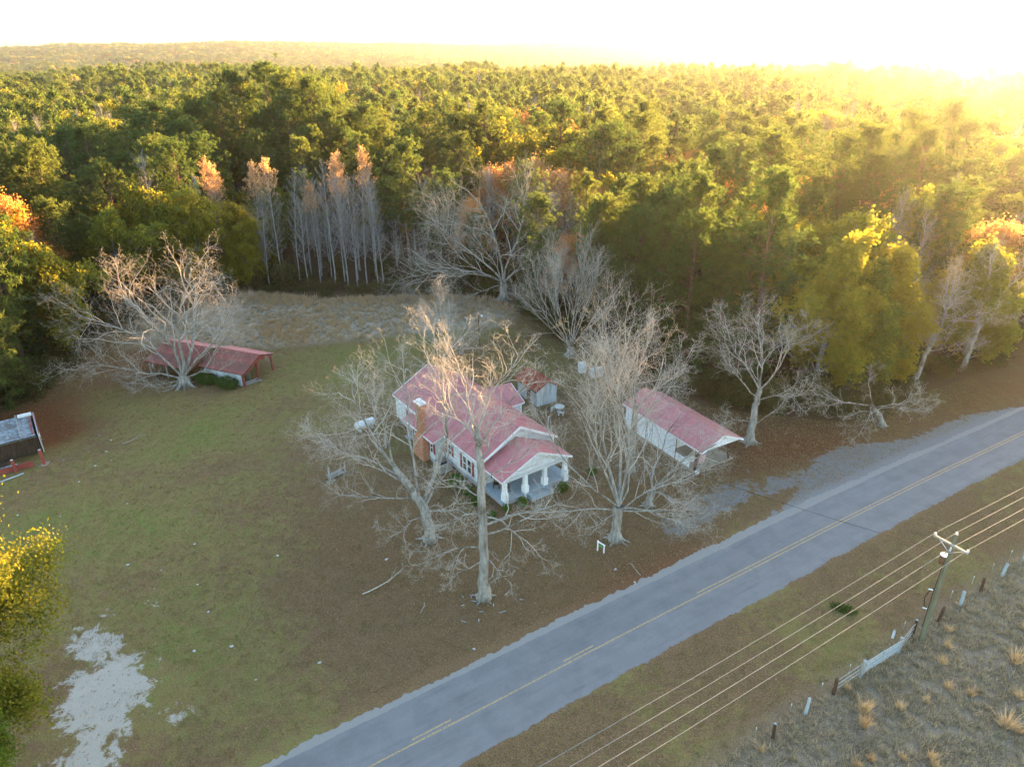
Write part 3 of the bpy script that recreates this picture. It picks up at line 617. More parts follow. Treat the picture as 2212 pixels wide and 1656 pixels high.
# ------------------------------------------------------------------ woods: where each tree stands
rng = np.random.RandomState(7)
def add_tree(kind, x, y, s=1., rot=None, label='', cat='tree', name='tree', group=None, sz=None, var=None):
    lib = LIB[kind]; tr, cr = lib[rng.randint(len(lib)) if var is None else var]
    t = thing(name, label, cat, (x, y, float(terrain(x, y))), rng.uniform(0, 6.28) if rot is None else rot, group)
    t.scale = (s, s, sz or s)
    a = obj('trunk', tr, t); b = obj('crown', cr, t); return t
HERO = [(-1.5, 119, 5), (8.4, 93.5, 6), (26.7, 68.8, 4)]
taken = []
def hero_tree(kind, x, y, s, name, label, group=None, sz=None, var=None): taken.append((x, y)); return add_tree(kind, x, y, s, name=name, label=label, group=group, sz=sz, var=var)
hero_tree('pinelow', 13.2, 103.5, 1.02, 'pine_tree', 'round-topped sunlit pine standing apart to the right of the widest bare tree', var=0)
hero_tree('pinelow', 5.2, 106.0, .72, 'pine_tree', 'short bushy pine in front of the round-topped sunlit pine', var=1)
hero_tree('pine', -18.8, 129.0, 1.02, 'pine_tree', 'big dense green pine directly right of the row of bare grey poplars', var=2)
hero_tree('pine', -12.0, 131.5, .86, 'pine_tree', 'pointed pine between the big dense pine and the widest bare tree', var=3)
hero_tree('oak', 34.5, 120.0, 1.0, 'oak_tree', 'rounded yellow-green tree glowing above the right-hand pines')
hero_tree('oak', -64.0, 112.0, 1.0, 'oak_tree', 'bright yellow-leaved tree just behind the barn pecan crown')
hero_tree('oak', -84.0, 108.0, 1.05, 'oak_tree', 'golden broad tree cut by the left picture edge')
for (x, y, s, v) in ((-61.5, 73.5, .95, 0), (-64.5, 80.5, 1.05, 1), (-67, 89, 1.0, 2), (-70.5, 74, 1.02, 3), (-62.5, 66.5, .7, 4)):
    hero_tree('pinelow', x, y, s * 1.08, 'pine_tree', 'dark pine in the clump beyond the collapsed shed at the left edge', 'pines at the left edge', var=v % 3)
# bare poplar row behind the field
for i, (px, py, k, s) in enumerate(((-33.5, 127.5, 'tipped', 1.05), (-37.5, 131, 'tipped', 1.0), (-31, 130, 'poplar', .95), (-28.5, 126.5, 'poplar', .8), (-26.6, 128.5, 'tipped', .86), (-25.2, 131.5, 'poplar', .7),
        (-23.5, 127.0, 'poplar', 1.0), (-22.3, 129.5, 'tipped', 1.04), (-21.0, 126.5, 'poplar', .98), (-20.0, 130.5, 'poplar', .95), (-29.8, 134, 'poplar', 1.0), (-19.2, 126.2, 'poplar', .92), (-17.6, 127.2, 'poplar', .98),
        (-15.0, 124.5, 'poplar', .93), (-14.3, 125.6, 'poplar', .9), (-23, 134, 'tipped', 1.05), (-17, 133, 'tipped', 1.1), (-44.5, 130.5, 'tipped', .98), (-46.5, 133.5, 'tipped', 1.02), (-35.3, 125.5, 'poplar', .85), (-27.5, 133, 'poplar', .9))):
    tp = k == 'tipped'
    hero_tree(k, px - 9.5, py, s, 'poplar_tree', 'slender pale tree with peach leaves left only at its tip, behind the field' if tp else 'slender leafless pale-trunked tree in the row behind the field', 'peach-tipped trees behind the field' if tp else 'leafless slender row behind the field')
# scattered woods on a jittered grid
def grid(r0, r1, sp):
    out = []; n = int(r1 / sp) + 2
    gx_, gy_ = np.meshgrid(np.arange(-n, n + 1) * sp, np.arange(int(-20 / sp), n + 1) * sp); gx_ = gx_.ravel() + rng.uniform(-.42, .42, gx_.size) * sp; gy_ = gy_.ravel() + rng.uniform(-.42, .42, gy_.size) * sp
    r = np.hypot(gx_, gy_); m = (r >= r0) & (r < r1) & (np.abs(gx_) < gy_ * .86 + 14) & (gy_ > 40); return gx_[m], gy_[m]
def cutover(x, y):  # low scrub openings inside the forest
    return (((x + 215) / 85) ** 2 + ((y - 395) / 40) ** 2 < 1) | (((x + 60) / 60) ** 2 + ((y - 330) / 13) ** 2 < 1) | (((x - 30) / 30) ** 2 + ((y - 205) / 9) ** 2 < 1) | (((x + 70) / 22) ** 2 + ((y - 172) / 8) ** 2 < 1)
KN = dict(pine=0, oak=1, gum=2, grey=3)
def pick(x, y):
    """species by stand"""
    n1 = sn(x, y, 46, 21); n2 = sn(x, y, 70, 22); u = rng.rand(len(x))
    p_pine = np.clip(.50 + 1.1 * n1, .08, .93); p_oak = np.clip(.22 - .6 * n1 + .6 * n2, .03, .7); p_gum = np.clip(.12 - .35 * n2, .03, .35); p_gr = np.clip(.16 - .5 * n1 - .3 * n2, .03, .6)
    tot = p_pine + p_oak + p_gum + p_gr; u = u * tot
    return np.where(u < p_pine, 0, np.where(u < p_pine + p_oak, 1, np.where(u < p_pine + p_oak + p_gum, 2, 3)))
xs, ys = grid(60, 420, 6.3)
CL2 = np.array(CLEAR + [CLEAR[0]], float)
dc, _ = pdist(xs, ys, CL2); ok = ~inpoly(xs, ys, CLEAR) & ~cutover(xs, ys) & (np.abs(dc) > 1.6)
for hx, hy, hr in HERO: ok &= np.hypot(xs - hx, ys - hy) > hr
for hx, hy in taken: ok &= np.hypot(xs - hx, ys - hy) > 3.2
xs, ys, dc = xs[ok], ys[ok], np.abs(dc[ok]); kd = pick(xs, ys); rr_ = np.hypot(xs, ys)
kd = np.where((xs > 12) & (xs < 34) & (ys < 112), 0, kd)                     # pine stand right of the house
kd = np.where((xs > 40) & (ys < 100) & (xs < 75), np.where(rng.rand(len(xs)) < .88, 1, 3), kd)
kd = np.where((xs > -48) & (xs < -12) & (ys > 124) & (ys < 150), np.where(rng.rand(len(xs)) < .45, 3, 0), kd)
kd = np.where((xs > -10) & (xs < 16) & (ys > 128) & (ys < 165), np.where(rng.rand(len(xs)) < .45, 2, kd), kd)
kd = np.where((xs > -90) & (xs < -30) & (ys > 160) & (ys < 200), 0, kd)
sc_ = rng.uniform(.72, 1.14, len(xs)) * (1 + .26 * sn(xs, ys, 75, 33)); sc_ = np.where((dc < 6) & (rr_ < 130), sc_ * .93, sc_)
sc_ = np.where((xs > -90) & (xs < -35) & (ys > 165) & (ys < 200), sc_ * 1.12 + .05, sc_)
sc_ = np.where((xs > -60) & (xs < -12) & (ys > 122) & (ys < 160), sc_ * .82, sc_)
order = np.argsort(rr_); cnt = [0] * 4; LIM = (285, 240, 200, 240)
kn = (('pine', 'pine_tree', 'green pine'), ('oak', 'oak_tree', 'yellow-green broadleaf tree'), ('gum', 'gum_tree', 'orange-leaved tree'), ('greybare', 'bare_tree', 'leafless grey tree'))
stf = []  # rest: x,y,kind,scale
zone_of = lambda x, y: ('woods right of the carport' if x > 15 and x < 40 and y < 150 else 'woods along the road' if x >= 40 and y < 170 else 'woods left of the barn' if x < -48 and y < 150 else 'woods behind the left half of the field' if y < 190 and x < -20 else 'woods behind the right half of the field' if y < 190 else 'forest in the middle distance')
for i in order:
    k = int(kd[i]); x, y, s_ = float(xs[i]), float(ys[i]), float(sc_[i])
    if cnt[k] < LIM[k] and rr_[i] < 330:
        cnt[k] += 1; K = kn[k]; row = 'front row' if dc[i] < 7 else 'second row' if dc[i] < 16 else 'third row' if dc[i] < 28 else ''
        sz_ = 'tall ' if s_ > 1.0 else 'short ' if s_ < .78 else ''; z = (row + ' of ' if row else 'deeper ') + zone_of(x, y)
        kk_ = K[0] if not (k == 3 and rng.rand() < .5) else 'poplar'
        if k == 0 and dc[i] < (24 if x > 5 else 13) and (x > 5 or x < -48): kk_ = 'pinelow'
        if k == 1 and dc[i] < 14 and (x > 5 or x < -48): kk_ = 'oaklow'
        if kk_ == 'greybare' and rr_[i] < 125: kk_ = 'oak' if rng.rand() < .35 else kk_
        nm_ = K[1] if kk_[:3] != 'oak' else 'oak_tree'; lb_ = sz_ + (K[2] if kk_[:3] != 'oak' else 'yellow-green broadleaf tree') + ', ' + z
        add_tree(kk_, x, y, s_, name=nm_, label=lb_, group=lb_)
    else: stf.append((x, y, k, s_))
for r0, r1, sp in ((420, 640, 6.4), (640, 950, 7.6)):
    xs, ys = grid(r0, r1, sp); ok = ~cutover(xs, ys) & ~inpoly(xs, ys, CLEAR); xs, ys = xs[ok], ys[ok]; kd = pick(xs, ys)
    hm = 1 + .38 * sn(xs, ys, 110, 33); gp = (sn(xs, ys, 150, 31) > .42); kd = np.where(gp & (rng.rand(len(xs)) < .8), 3, kd)
    for x, y, k, h_, g_ in zip(xs, ys, kd, hm, gp): u_ = rng.uniform(.7, 1.25); stf.append((x, y, k, (h_ * u_ * (.6 if g_ else 1), u_ * rng.uniform(.85, 1.35))))
# far forest on an angular grid: spacing grows with distance
th0, th1 = -R(40), R(42); r = 950.0
while r < 6300:
    sp = r * .0066; n = int((th1 - th0) * r / sp); a = th0 + (th1 - th0) * (np.arange(n) + rng.rand(n)) / n; q = r + rng.uniform(-.5, .5, n) * sp
    xs, ys = q * np.sin(a), q * np.cos(a); kd = pick(xs, ys); wid = max(1., sp / 8.0)
    hm = 1 + .35 * sn(xs, ys, 260, 34); gp = (sn(xs, ys, 420, 31) > .40); kd = np.where(gp & (rng.rand(len(xs)) < .75), 3, kd)
    for x, y, k, h_, g_ in zip(xs, ys, kd, hm, gp): stf.append((x, y, k + 10 * 1, (rng.uniform(.75, 1.2) * h_ * (.65 if g_ else 1), wid * rng.uniform(.8, 1.5))))
    r += sp
# ------------------------------------------------------------------ rest of the forest: one instanced object
tc = bpy.data.collections.new('forest_source'); tlist = []; kidx = {0: [], 1: [], 2: [], 3: []}
for kk, nm in ((0, 'pine_l'), (1, 'oak_l'), (2, 'gum_l'), (3, 'grey_l')):
    for me in LIB[nm]:
        o = bpy.data.objects.new('%02d_tree' % len(tlist), me); tc.objects.link(o); kidx[kk].append(len(tlist)); tlist.append(o)
n = len(stf); co = np.zeros((n, 3), np.float32); ix = np.zeros(n, np.int32); scl = np.zeros((n, 3), np.float32); rt = rng.uniform(0, 6.28, n).astype(np.float32)
for i, (x, y, k, s_) in enumerate(stf):
    co[i, :2] = (x, y); k2 = int(k) % 10; ix[i] = kidx[k2][rng.randint(len(kidx[k2]))]
    scl[i] = (s_[1], s_[1], s_[0]) if isinstance(s_, tuple) else (s_, s_, s_)
co[:, 2] = terrain(co[:, 0], co[:, 1])
pm = bpy.data.meshes.new('forest'); pm.vertices.add(n); pm.vertices.foreach_set('co', co.ravel())
a = pm.attributes.new('pick', 'INT', 'POINT'); a.data.foreach_set('value', ix)
a = pm.attributes.new('turn', 'FLOAT', 'POINT'); a.data.foreach_set('value', rt)
a = pm.attributes.new('size', 'FLOAT_VECTOR', 'POINT'); a.data.foreach_set('vector', scl.ravel())
def scatter_group(name, coll):
    g = bpy.data.node_groups.new(name, 'GeometryNodeTree'); g.interface.new_socket('Geometry', in_out='INPUT', socket_type='NodeSocketGeometry'); g.interface.new_socket('Geometry', in_out='OUTPUT', socket_type='NodeSocketGeometry')
    N = g.nodes; Lk = g.links; gi = N.new('NodeGroupInput'); go = N.new('NodeGroupOutput'); ci = N.new('GeometryNodeCollectionInfo'); ci.inputs['Collection'].default_value = coll
    ci.inputs['Separate Children'].default_value = True; ci.inputs['Reset Children'].default_value = True
    ip = N.new('GeometryNodeInstanceOnPoints'); ip.inputs['Pick Instance'].default_value = True
    def at(nm, ty):
        q = N.new('GeometryNodeInputNamedAttribute'); q.data_type = ty; q.inputs['Name'].default_value = nm; return [o_ for o_ in q.outputs if o_.enabled and o_.name == 'Attribute'][0]
    cx = N.new('ShaderNodeCombineXYZ'); Lk.new(at('turn', 'FLOAT'), cx.inputs[2])
    Lk.new(gi.outputs[0], ip.inputs['Points']); Lk.new(ci.outputs[0], ip.inputs['Instance']); Lk.new(at('pick', 'INT'), ip.inputs['Instance Index'])
    Lk.new(cx.outputs[0], ip.inputs['Rotation']); Lk.new(at('size', 'FLOAT_VECTOR'), ip.inputs['Scale']); Lk.new(ip.outputs[0], go.inputs[0]); return g
fo = stuff(obj('forest', pm)); md = fo.modifiers.new('scatter', 'NODES'); md.node_group = scatter_group('forest_scatter', tc)
fo['label'] = 'distant forest of pines and autumn broadleaf trees running to the hazy hills'; fo['category'] = 'forest'

# understory along the wood edges
E = np.array(CLEAR[2:22], float); es = resample(E, 2.6); tg = np.gradient(es, axis=0); tg /= np.linalg.norm(tg, axis=1)[:, None]
for i, (p, t_) in enumerate(zip(es, tg)):
    nrm = np.array([-t_[1], t_[0]])
    for q in range(3):
        if rng.rand() < .25: continue
        x, y = p + nrm * rng.uniform(.5, 1.8) * (1, 2.4, 3.6)[q] + rng.randn(2) * .5
        if inpoly(np.array([x]), np.array([y]), CLEAR)[0] and q: continue
        big = rng.rand() < .45; me = (UND if big else BUSH)[rng.randint(3)]
        if abs(y) > 118 and big and -40 < x < -8: me = BUSH[rng.randint(3)]
        o = obj('bush', me, None, (x, y, -.05), rng.uniform(0, 6)); s_ = rng.uniform(.65, 1.25); o.scale = (s_, s_, s_ * rng.uniform(.7, 1.1))
        sd_ = 'on the right' if x > 5 else 'on the left' if x < -50 else 'behind the field'
        tag(o, 'dark green shrub in the undergrowth at the wood edge ' + sd_, 'shrub', 'undergrowth shrubs ' + sd_)

for i in range(46):
    x, y = rng.uniform(-52, 2), rng.uniform(123, 137)
    o = obj('bush', (UND if i % 2 else BUSH)[rng.randint(3)], None, (x, y, -.05), rng.uniform(0, 6)); s_ = rng.uniform(.8, 1.35); o.scale = (s_, s_, s_ * rng.uniform(.6, .95))
    tag(o, 'dark shrub among the slender bare trunks behind the field', 'shrub', 'shrubs among the bare trunks')
# ------------------------------------------------------------------ buildings
def ribbed(name, p_eave0, p_eave1, p_ridge1, p_ridge0, parent, mat, pw=.92, ribs=4, th=.035, rib=.036, holder='roof', clip=None):
    """one roof slope made of separate ribbed sheets running from eave to ridge; all sheets share one mesh"""
    A, B, Cc = Vector(p_eave0), Vector(p_eave1), Vector(p_ridge0)
    L = (B - A).length; n = max(1, round(L / pw)); w = L / n; e = (B - A).normalized(); s = Cc - A; nr = e.cross(s).normalized()
    if nr.z < 0: nr = -nr
    mb = MB(); g = .012
    prof = []
    for k in range(ribs):
        x = w * (k + .5) / ribs
        prof += [(x - .05, 0), (x - .025, rib), (x + .025, rib), (x + .05, 0)]
    prof = [(g, 0)] + prof + [(w - g, 0)]
    pts = [e * x + nr * (z + th) for x, z in prof] + [e * (w - g), e * g]
    mb.prism(pts, s); me = mb.mesh(name, mat)
    for i in range(n):
        o = bpy.data.objects.new('roof_sheet', me); COL.objects.link(o); o.parent = parent; o.location = A + e * (w * i)
    return nr
def slopes(parent, x0, x1, xr, ze0, ze1, zr, y0, y1, mat, pw=.92, ribs=4, under=None):
    """gable roof along y, in the local frame: two slopes of sheets on a deck"""
    r = MB(); t = .10; um = under or M['white']
    r.prism([(x0, y0 + .02, ze0), (xr, y0 + .02, zr), (x1, y0 + .02, ze1), (x1, y0 + .02, ze1 - t), (xr, y0 + .02, zr - t), (x0, y0 + .02, ze0 - t)], (0, y1 - y0 - .04, 0))
    ro = r.build('roof', um, parent)
    ribbed('sheet', (x0, y0, ze0), (x0, y1, ze0), None, (xr - .02, y0, zr), ro, mat, pw, ribs)
    ribbed('sheet', (x1, y0, ze1), (x1, y1, ze1), None, (xr + .02, y0, zr), ro, mat, pw, ribs)
    c = MB(); c.prism([(xr - .14, y0 - .01, zr + .02 - .14 * (zr - ze0) / (xr - x0)), (xr, y0 - .01, zr + .085), (xr + .14, y0 - .01, zr + .02 - .14 * (zr - ze1) / (x1 - xr)), (xr, y0 - .01, zr + .03)], (0, y1 - y0 + .02, 0))
    c.build('ridge_cap', mat, ro)
    return ro
def fascia(parent, pts, h=.2, w=.06, mat='white'):
    for a, b in pts:
        m = MB(); m.bar(a, b, w, h); m.build('fascia', M[mat], parent)
def wall_boards(parent, name, x0, x1, y0, y1, z0, z1, mat, axis_='x', pitch=.24, label=None):
    """lap siding: a wall body plus proud courses"""
    m = MB(); m.box(x0, x1, y0, y1, z0, z1); w = m.build(name, M[mat], parent, label); k = z0
    me = None; d = .018
    while k < z1 - .03:
        h = min(pitch - .02, z1 - k - .01)
        b = MB(); b.box(x0 - d, x1 + d, y0 - d, y1 + d, 0, h)
        if me is None or abs(h - (pitch - .02)) > 1e-6: me = b.mesh('board_course', M[mat])
        o = bpy.data.objects.new('board', me); COL.objects.link(o); o.parent = w; o.location = (0, 0, k + .01); k += pitch
    return w
def window_x(parent, x, yc, zc, w, h, side, shutters=True, panes=2, sh_mat='shutter'):
    """window on a wall whose outer face is at x, facing side (-1 or 1)"""
    f = MB(); o = side * .03; t = .07
    xa, xb = sorted((x, x + side * .07))
    f.box(xa, xb, yc - w / 2 - t, yc + w / 2 + t, zc + h / 2, zc + h / 2 + t); f.box(xa, xb, yc - w / 2 - t, yc + w / 2 + t, zc - h / 2 - t, zc - h / 2)
    f.box(xa, xb, yc - w / 2 - t, yc - w / 2, zc - h / 2, zc + h / 2); f.box(xa, xb, yc + w / 2, yc + w / 2 + t, zc - h / 2, zc + h / 2); f.box(xa, xb, yc - w / 2, yc + w / 2, zc - .025, zc + .025)
    win = f.build('window', M['white'], parent)
    for k in range(panes):
        z0 = zc - h / 2 + k * h / panes
        g = MB(); g.box(*sorted((x + side * .022, x + side * .034)), yc - w / 2, yc + w / 2, z0 + .026, z0 + h / panes - .026); g.build('pane', M['glass'], win)
    if shutters:
        for sg in (-1, 1):
            q = MB(); y0 = yc + sg * (w / 2 + t + .03); y1 = y0 + sg * .36; a, b = sorted((y0, y1)); q.box(*sorted((x + side * .02, x + side * .06)), a, b, zc - h / 2 - .02, zc + h / 2 + .02)
            for j in range(7): z = zc - h / 2 + .06 + j * (h - .1) / 7; q.box(*sorted((x + side * .06, x + side * .075)), a + .05, b - .05, z, z + h / 14)
            q.build('shutter', M[sh_mat], parent)
    return win
# ---- farmhouse
HS = thing('farmhouse', 'white single-storey farmhouse with pinkish red ribbed metal roof and columned front porch', 'house', (-3.1, 58.72, 0), R(35.3))
b = MB(); b.box(.35, 9.2, .5, 18.3, -.1, .5); b.box(-.95, .35, 7.3, 12.3, -.1, .5); b.box(9.2, 11.05, 8.7, 13.3, -.1, .5); b.build('foundation', M['concrete'], HS)
wall_boards(HS, 'wall', .3, 9.25, .45, 18.35, .5, 3.22, 'siding')
w2 = MB(); w2.box(-1.0, .28, 7.25, 12.35, .5, 2.95); w2.build('bay_wall', M['shingle'], HS, 'grey shingled side bay')
wall_boards(HS, 'wing_wall', 9.27, 11.1, 8.65, 13.35, .5, 3.28, 'siding')
for y in (.45, 18.25):   # gable ends
    g = MB(); g.prism([(.3, y, 3.24), (9.25, y, 3.24), (4.8, y, 5.78)], (0, .1, 0)); go_ = g.build('gable', M['siding'], HS)
    for k in range(9):
        z = 3.3 + k * .26; xa = .35 + (z - 3.24) * 1.77 + .1; xb = 9.2 - (z - 3.24) * 1.77 - .1
        if xb - xa > .4 and y < 1: q = MB(); q.box(xa, xb, y - .02, y - .002, z, z + .23); q.build('board', M['siding'], go_)
g = MB(); g.prism([(11.0, 8.65, 3.3), (11.0, 13.35, 3.3), (11.0, 11, 4.55)], (.1, 0, 0)); g.build('gable', M['siding'], HS)
slopes(HS, 0, 9.6, 4.8, 3.36, 3.36, 6.0, 0, 18.8, M['roof'])
# wing roof (ridge along x)
r = MB(); r.prism([(6.3, 8.3, 3.38), (6.3, 11, 4.75), (6.3, 13.7, 3.38), (6.3, 13.7, 3.28), (6.3, 11, 4.65), (6.3, 8.3, 3.28)], (5.05, 0, 0)); wr = r.build('roof', M['white'], HS)
ribbed('sheet', (6.3, 8.3, 3.38), (11.4, 8.3, 3.38), None, (6.3, 10.98, 4.75), wr, M['roof']); ribbed('sheet', (6.3, 13.7, 3.38), (11.4, 13.7, 3.38), None, (6.3, 11.02, 4.75), wr, M['roof'])
# side bay roof
r = MB(); r.prism([(-1.4, 6.95, 2.92), (.1, 6.95, 3.38), (.1, 6.95, 3.28), (-1.4, 6.95, 2.82)], (0, 5.7, 0)); br = r.build('roof', M['white'], HS); ribbed('sheet', (-1.4, 6.95, 2.92), (-1.4, 12.65, 2.92), None, (.1, 6.95, 3.38), br, M['roof'])
fascia(HS, [((0, -.035, 3.33), (4.8, -.035, 5.97)), ((9.6, -.035, 3.33), (4.8, -.035, 5.97)), ((0, 18.84, 3.33), (4.8, 18.84, 5.97)), ((9.6, 18.84, 3.33), (4.8, 18.84, 5.97))], .24)
fascia(HS, [((-.035, 0, 3.3), (-.035, 6.9, 3.3)), ((-.035, 12.7, 3.3), (-.035, 18.8, 3.3)), ((9.64, 0, 3.3), (9.64, 8.25, 3.3)), ((9.64, 13.8, 3.3), (9.64, 18.8, 3.3)), ((-1.44, 6.95, 2.86), (-1.44, 12.65, 2.86)), ((9.7, 8.27, 3.32), (11.4, 8.27, 3.32)), ((11.44, 8.3, 3.32), (11.44, 11, 4.7)), ((11.44, 13.7, 3.32), (11.44, 11, 4.7))], .16)
for x, y in ((.24, .39), (9.31, .39), (11.13, 8.62), (.24, 18.4)):
    m = MB(); m.box(x - .09, x + .09, y - .09, y + .09, .45, 3.2); m.build('corner_board', M['white'], HS)
for yc, w in ((6.35, .62), (15.2, .8)): window_x(HS, .282 if yc < 7 else .282, yc, 1.95, w, 1.25, -1)
for yc in (3.35, 2.45): window_x(HS, .282, yc, 1.75, .66, 1.55, -1, False)
for y0, y1 in ((3.85, 4.2), (1.6, 1.95)):
    q = MB(); q.box(.21, .26, y0, y1, .95, 2.55)
    for j in range(8): q.box(.195, .21, y0 + .04, y1 - .04, 1.02 + j * .18, 1.12 + j * .18)
    q.build('shutter', M['shutter'], HS)
for yc in (11.4, 7.9): window_x(HS, -1.0, yc, 1.85, .5, 1.2, -1)
for yc in (2.6, 5.4, 15.8): window_x(HS, 9.268, yc, 1.9, .8, 1.3, 1)
# front wall openings under the porch
for xc in (2.4, 7.3):
    f = MB(); f.box(xc - .5, xc + .5, .35, .43, 1.05, 2.55); wn_ = f.build('window', M['white'], HS)
    for k in (0, 1): g = MB(); g.box(xc - .42, xc + .42, .335, .348, 1.13 + k * .7, 1.77 + k * .7); g.build('pane', M['glass'], wn_)
    for sg in (-1, 1): q = MB(); a, b_ = sorted((xc + sg * .55, xc + sg * .9)); q.box(a, b_, .37, .42, 1.03, 2.57); q.build('shutter', M['shutter'], HS)
d = MB(); d.box(4.35, 5.25, .36, .42, .5, 2.6); do = d.build('door', M['shutter'], HS); d = MB(); d.box(5.08, 5.16, .31, .355, 1.45, 1.55); d.build('handle', M['metal'], do)
# porch
p = MB(); p.box(.45, 8.75, -3.15, .40, -.1, .46); p.build('porch_floor', M['concrete'], HS)
p = MB(); p.box(.40, 8.80, -3.2, .38, .465, .52); p.build('floor_slab', M['bluegrey'], HS)
slopes(HS, .3, 8.85, 4.58, 2.88, 2.88, 4.75, -3.35, .42, M['roof'], .92, 4)
g = MB(); g.prism([(.7, -3.05, 2.86), (8.45, -3.05, 2.86), (8.0, -3.05, 3.08), (4.58, -3.05, 4.56), (1.1, -3.05, 3.08)], (0, .1, 0)); g.build('porch_gable', M['siding'], HS)
g = MB(); g.box(.55, 8.6, -3.12, -2.86, 2.52, 2.84); g.box(.55, .8, -2.84, .35, 2.52, 2.8); g.box(8.35, 8.6, -2.84, .35, 2.52, 2.8); g.build('beam', M['siding'], HS)
g = MB(); g.box(.8, 8.35, -2.84, .38, 2.74, 2.79); g.build('porch_ceiling', M['white'], HS)
fascia(HS, [((.3, -3.385, 2.85), (4.58, -3.385, 4.72)), ((8.85, -3.385, 2.85), (4.58, -3.385, 4.72))], .2)
fascia(HS, [((.265, -3.35, 2.83), (.265, .0, 2.83)), ((8.885, -3.35, 2.83), (8.885, 0, 2.83))], .13)
for x in (.85, 3.3, 5.7, 8.3):
    c = MB(); c.prism([(x - .2, -3.12, 1.35), (x + .2, -3.12, 1.35), (x + .2, -2.74, 1.35), (x - .2, -2.74, 1.35)], (0, 0, .02))
    n_ = len(c.v); c.v += [(x + a * .21, -2.93 + b_ * .19, 1.37) for a, b_ in ((-1, -1), (1, -1), (1, 1), (-1, 1))] + [(x + a * .19, -2.93 + b_ * .17, 2.52) for a, b_ in ((-1, -1), (1, -1), (1, 1), (-1, 1))]
    for i in range(4): c.f.append((n_ + i, n_ + (i + 1) % 4, n_ + 4 + (i + 1) % 4, n_ + 4 + i)); c.m.append(0)
    co_ = c.build('column', M['white'], HS); z0 = -.1
    c = MB(); c.box(x - .26, x + .26, -3.22, -2.68, z0, 1.35); c.build('pedestal', M['white'], co_)
for x in (.62, 8.5): c = MB(); c.box(x - .1, x + .1, .2, .38, .52, 2.5); c.build('pilaster', M['white'], HS)
s1 = MB(); s1.box(3.75, 5.45, -3.75, -3.225, -.1, .30); s1.box(3.75, 5.45, -4.1, -3.77, -.1, .15); s1.build('steps', M['bluegrey'], HS)
for x in (3.5, 5.7): s1 = MB(); s1.box(x - .23, x + .23, -4.15, -3.23, -.1, .55); s1.build('step_block', M['bluegrey'], HS)
# chimney of individual brick courses
ch = MB(); ch.prism([(-1.75, 8.5, -.1), (-1.03, 8.5, -.1), (-1.03, 8.5, 2.3), (-1.75, 8.5, 2.3)], (0, 2.1, 0)); ch.prism([(-1.7, 8.6, 2.3), (-1.7, 10.5, 2.3), (-1.55, 10.1, 3.0), (-1.55, 9.0, 3.0)], (.65, 0, 0)); ch.box(-1.58, -.92, 9.0, 10.1, 3.0, 6.5)
cho = ch.build('chimney', M['brick'], HS)
rb = random.Random(3); bm1 = MB(); bm1.box(0, .012, 0, .44, 0, .17); bme = bm1.mesh('brick', M['brick'])
for row in range(11):
    for k in range(4):
        y = 8.55 + k * .5 + (row % 2) * .12
        if y + .44 < 10.58: o = obj('brick', bme, cho, (-1.76 - rb.uniform(0, .008), y, .1 + row * .2))
for row in range(17):
    for k in range(2): obj('brick', bme, cho, (-1.592 - rb.uniform(0, .008), 9.04 + k * .5 + (row % 2) * .06, 3.05 + row * .2))
ch = MB(); ch.box(-1.68, -.82, 8.9, 10.2, 6.5, 6.66); ch.box(-1.45, -1.05, 9.15, 9.5, 6.66, 6.85); ch.box(-1.45, -1.05, 9.65, 10, 6.66, 6.85); ch.build('chimney_cap', M['white'], cho)
ms = MB(); ms.tube([(9.3, 1.2, 3.3), (9.3, 1.2, 5.2), (9.42, 1.15, 5.3)], .05, 8); ms.build('service_mast', M['metal'], HS)
# small awning and steps on the left side, rear
a = MB(); a.prism([(-1.0, 13.2, 2.3), (.26, 13.2, 2.7), (.26, 13.2, 2.62), (-1.0, 13.2, 2.22)], (0, 1.5, 0)); a.build('awning', M['roof'], HS)
a = MB(); a.box(-.9, .26, 13.4, 14.5, -.1, .2); a.box(-.5, .26, 13.4, 14.5, .2, .4); a.build('side_steps', M['concrete'], HS)
# grey hatch enclosure beside the bay
t = thing('cellar_enclosure', 'small grey open-topped timber enclosure against the left wall of the farmhouse', 'enclosure', (-3.1, 58.72, 0), R(35.3))
for bx in ((-1.45, -.05, 5.35, 5.43), (-1.45, -.05, 6.75, 6.83)): m = MB(); m.box(*bx, -.05, .95); m.build('side_panel', M['greywood'], t)
m = MB(); m.box(-1.53, -1.45, 5.35, 6.83, -.05, .95); m.build('front_panel', M['greywood'], t); m = MB(); m.box(-1.45, -.05, 5.43, 6.75, 0, .35); m.build('painted_shade_bottom', M['dark'], t)  # near-black block paints the shade down inside the enclosure
for z in (.98,): m = MB(); m.bar((-1.5, 5.3, z), (-1.5, 6.9, z), .1, .06); m.bar((-1.5, 5.39, z), (-.05, 5.39, z), .1, .06); m.build('rail', M['bluewhitewood'], t)

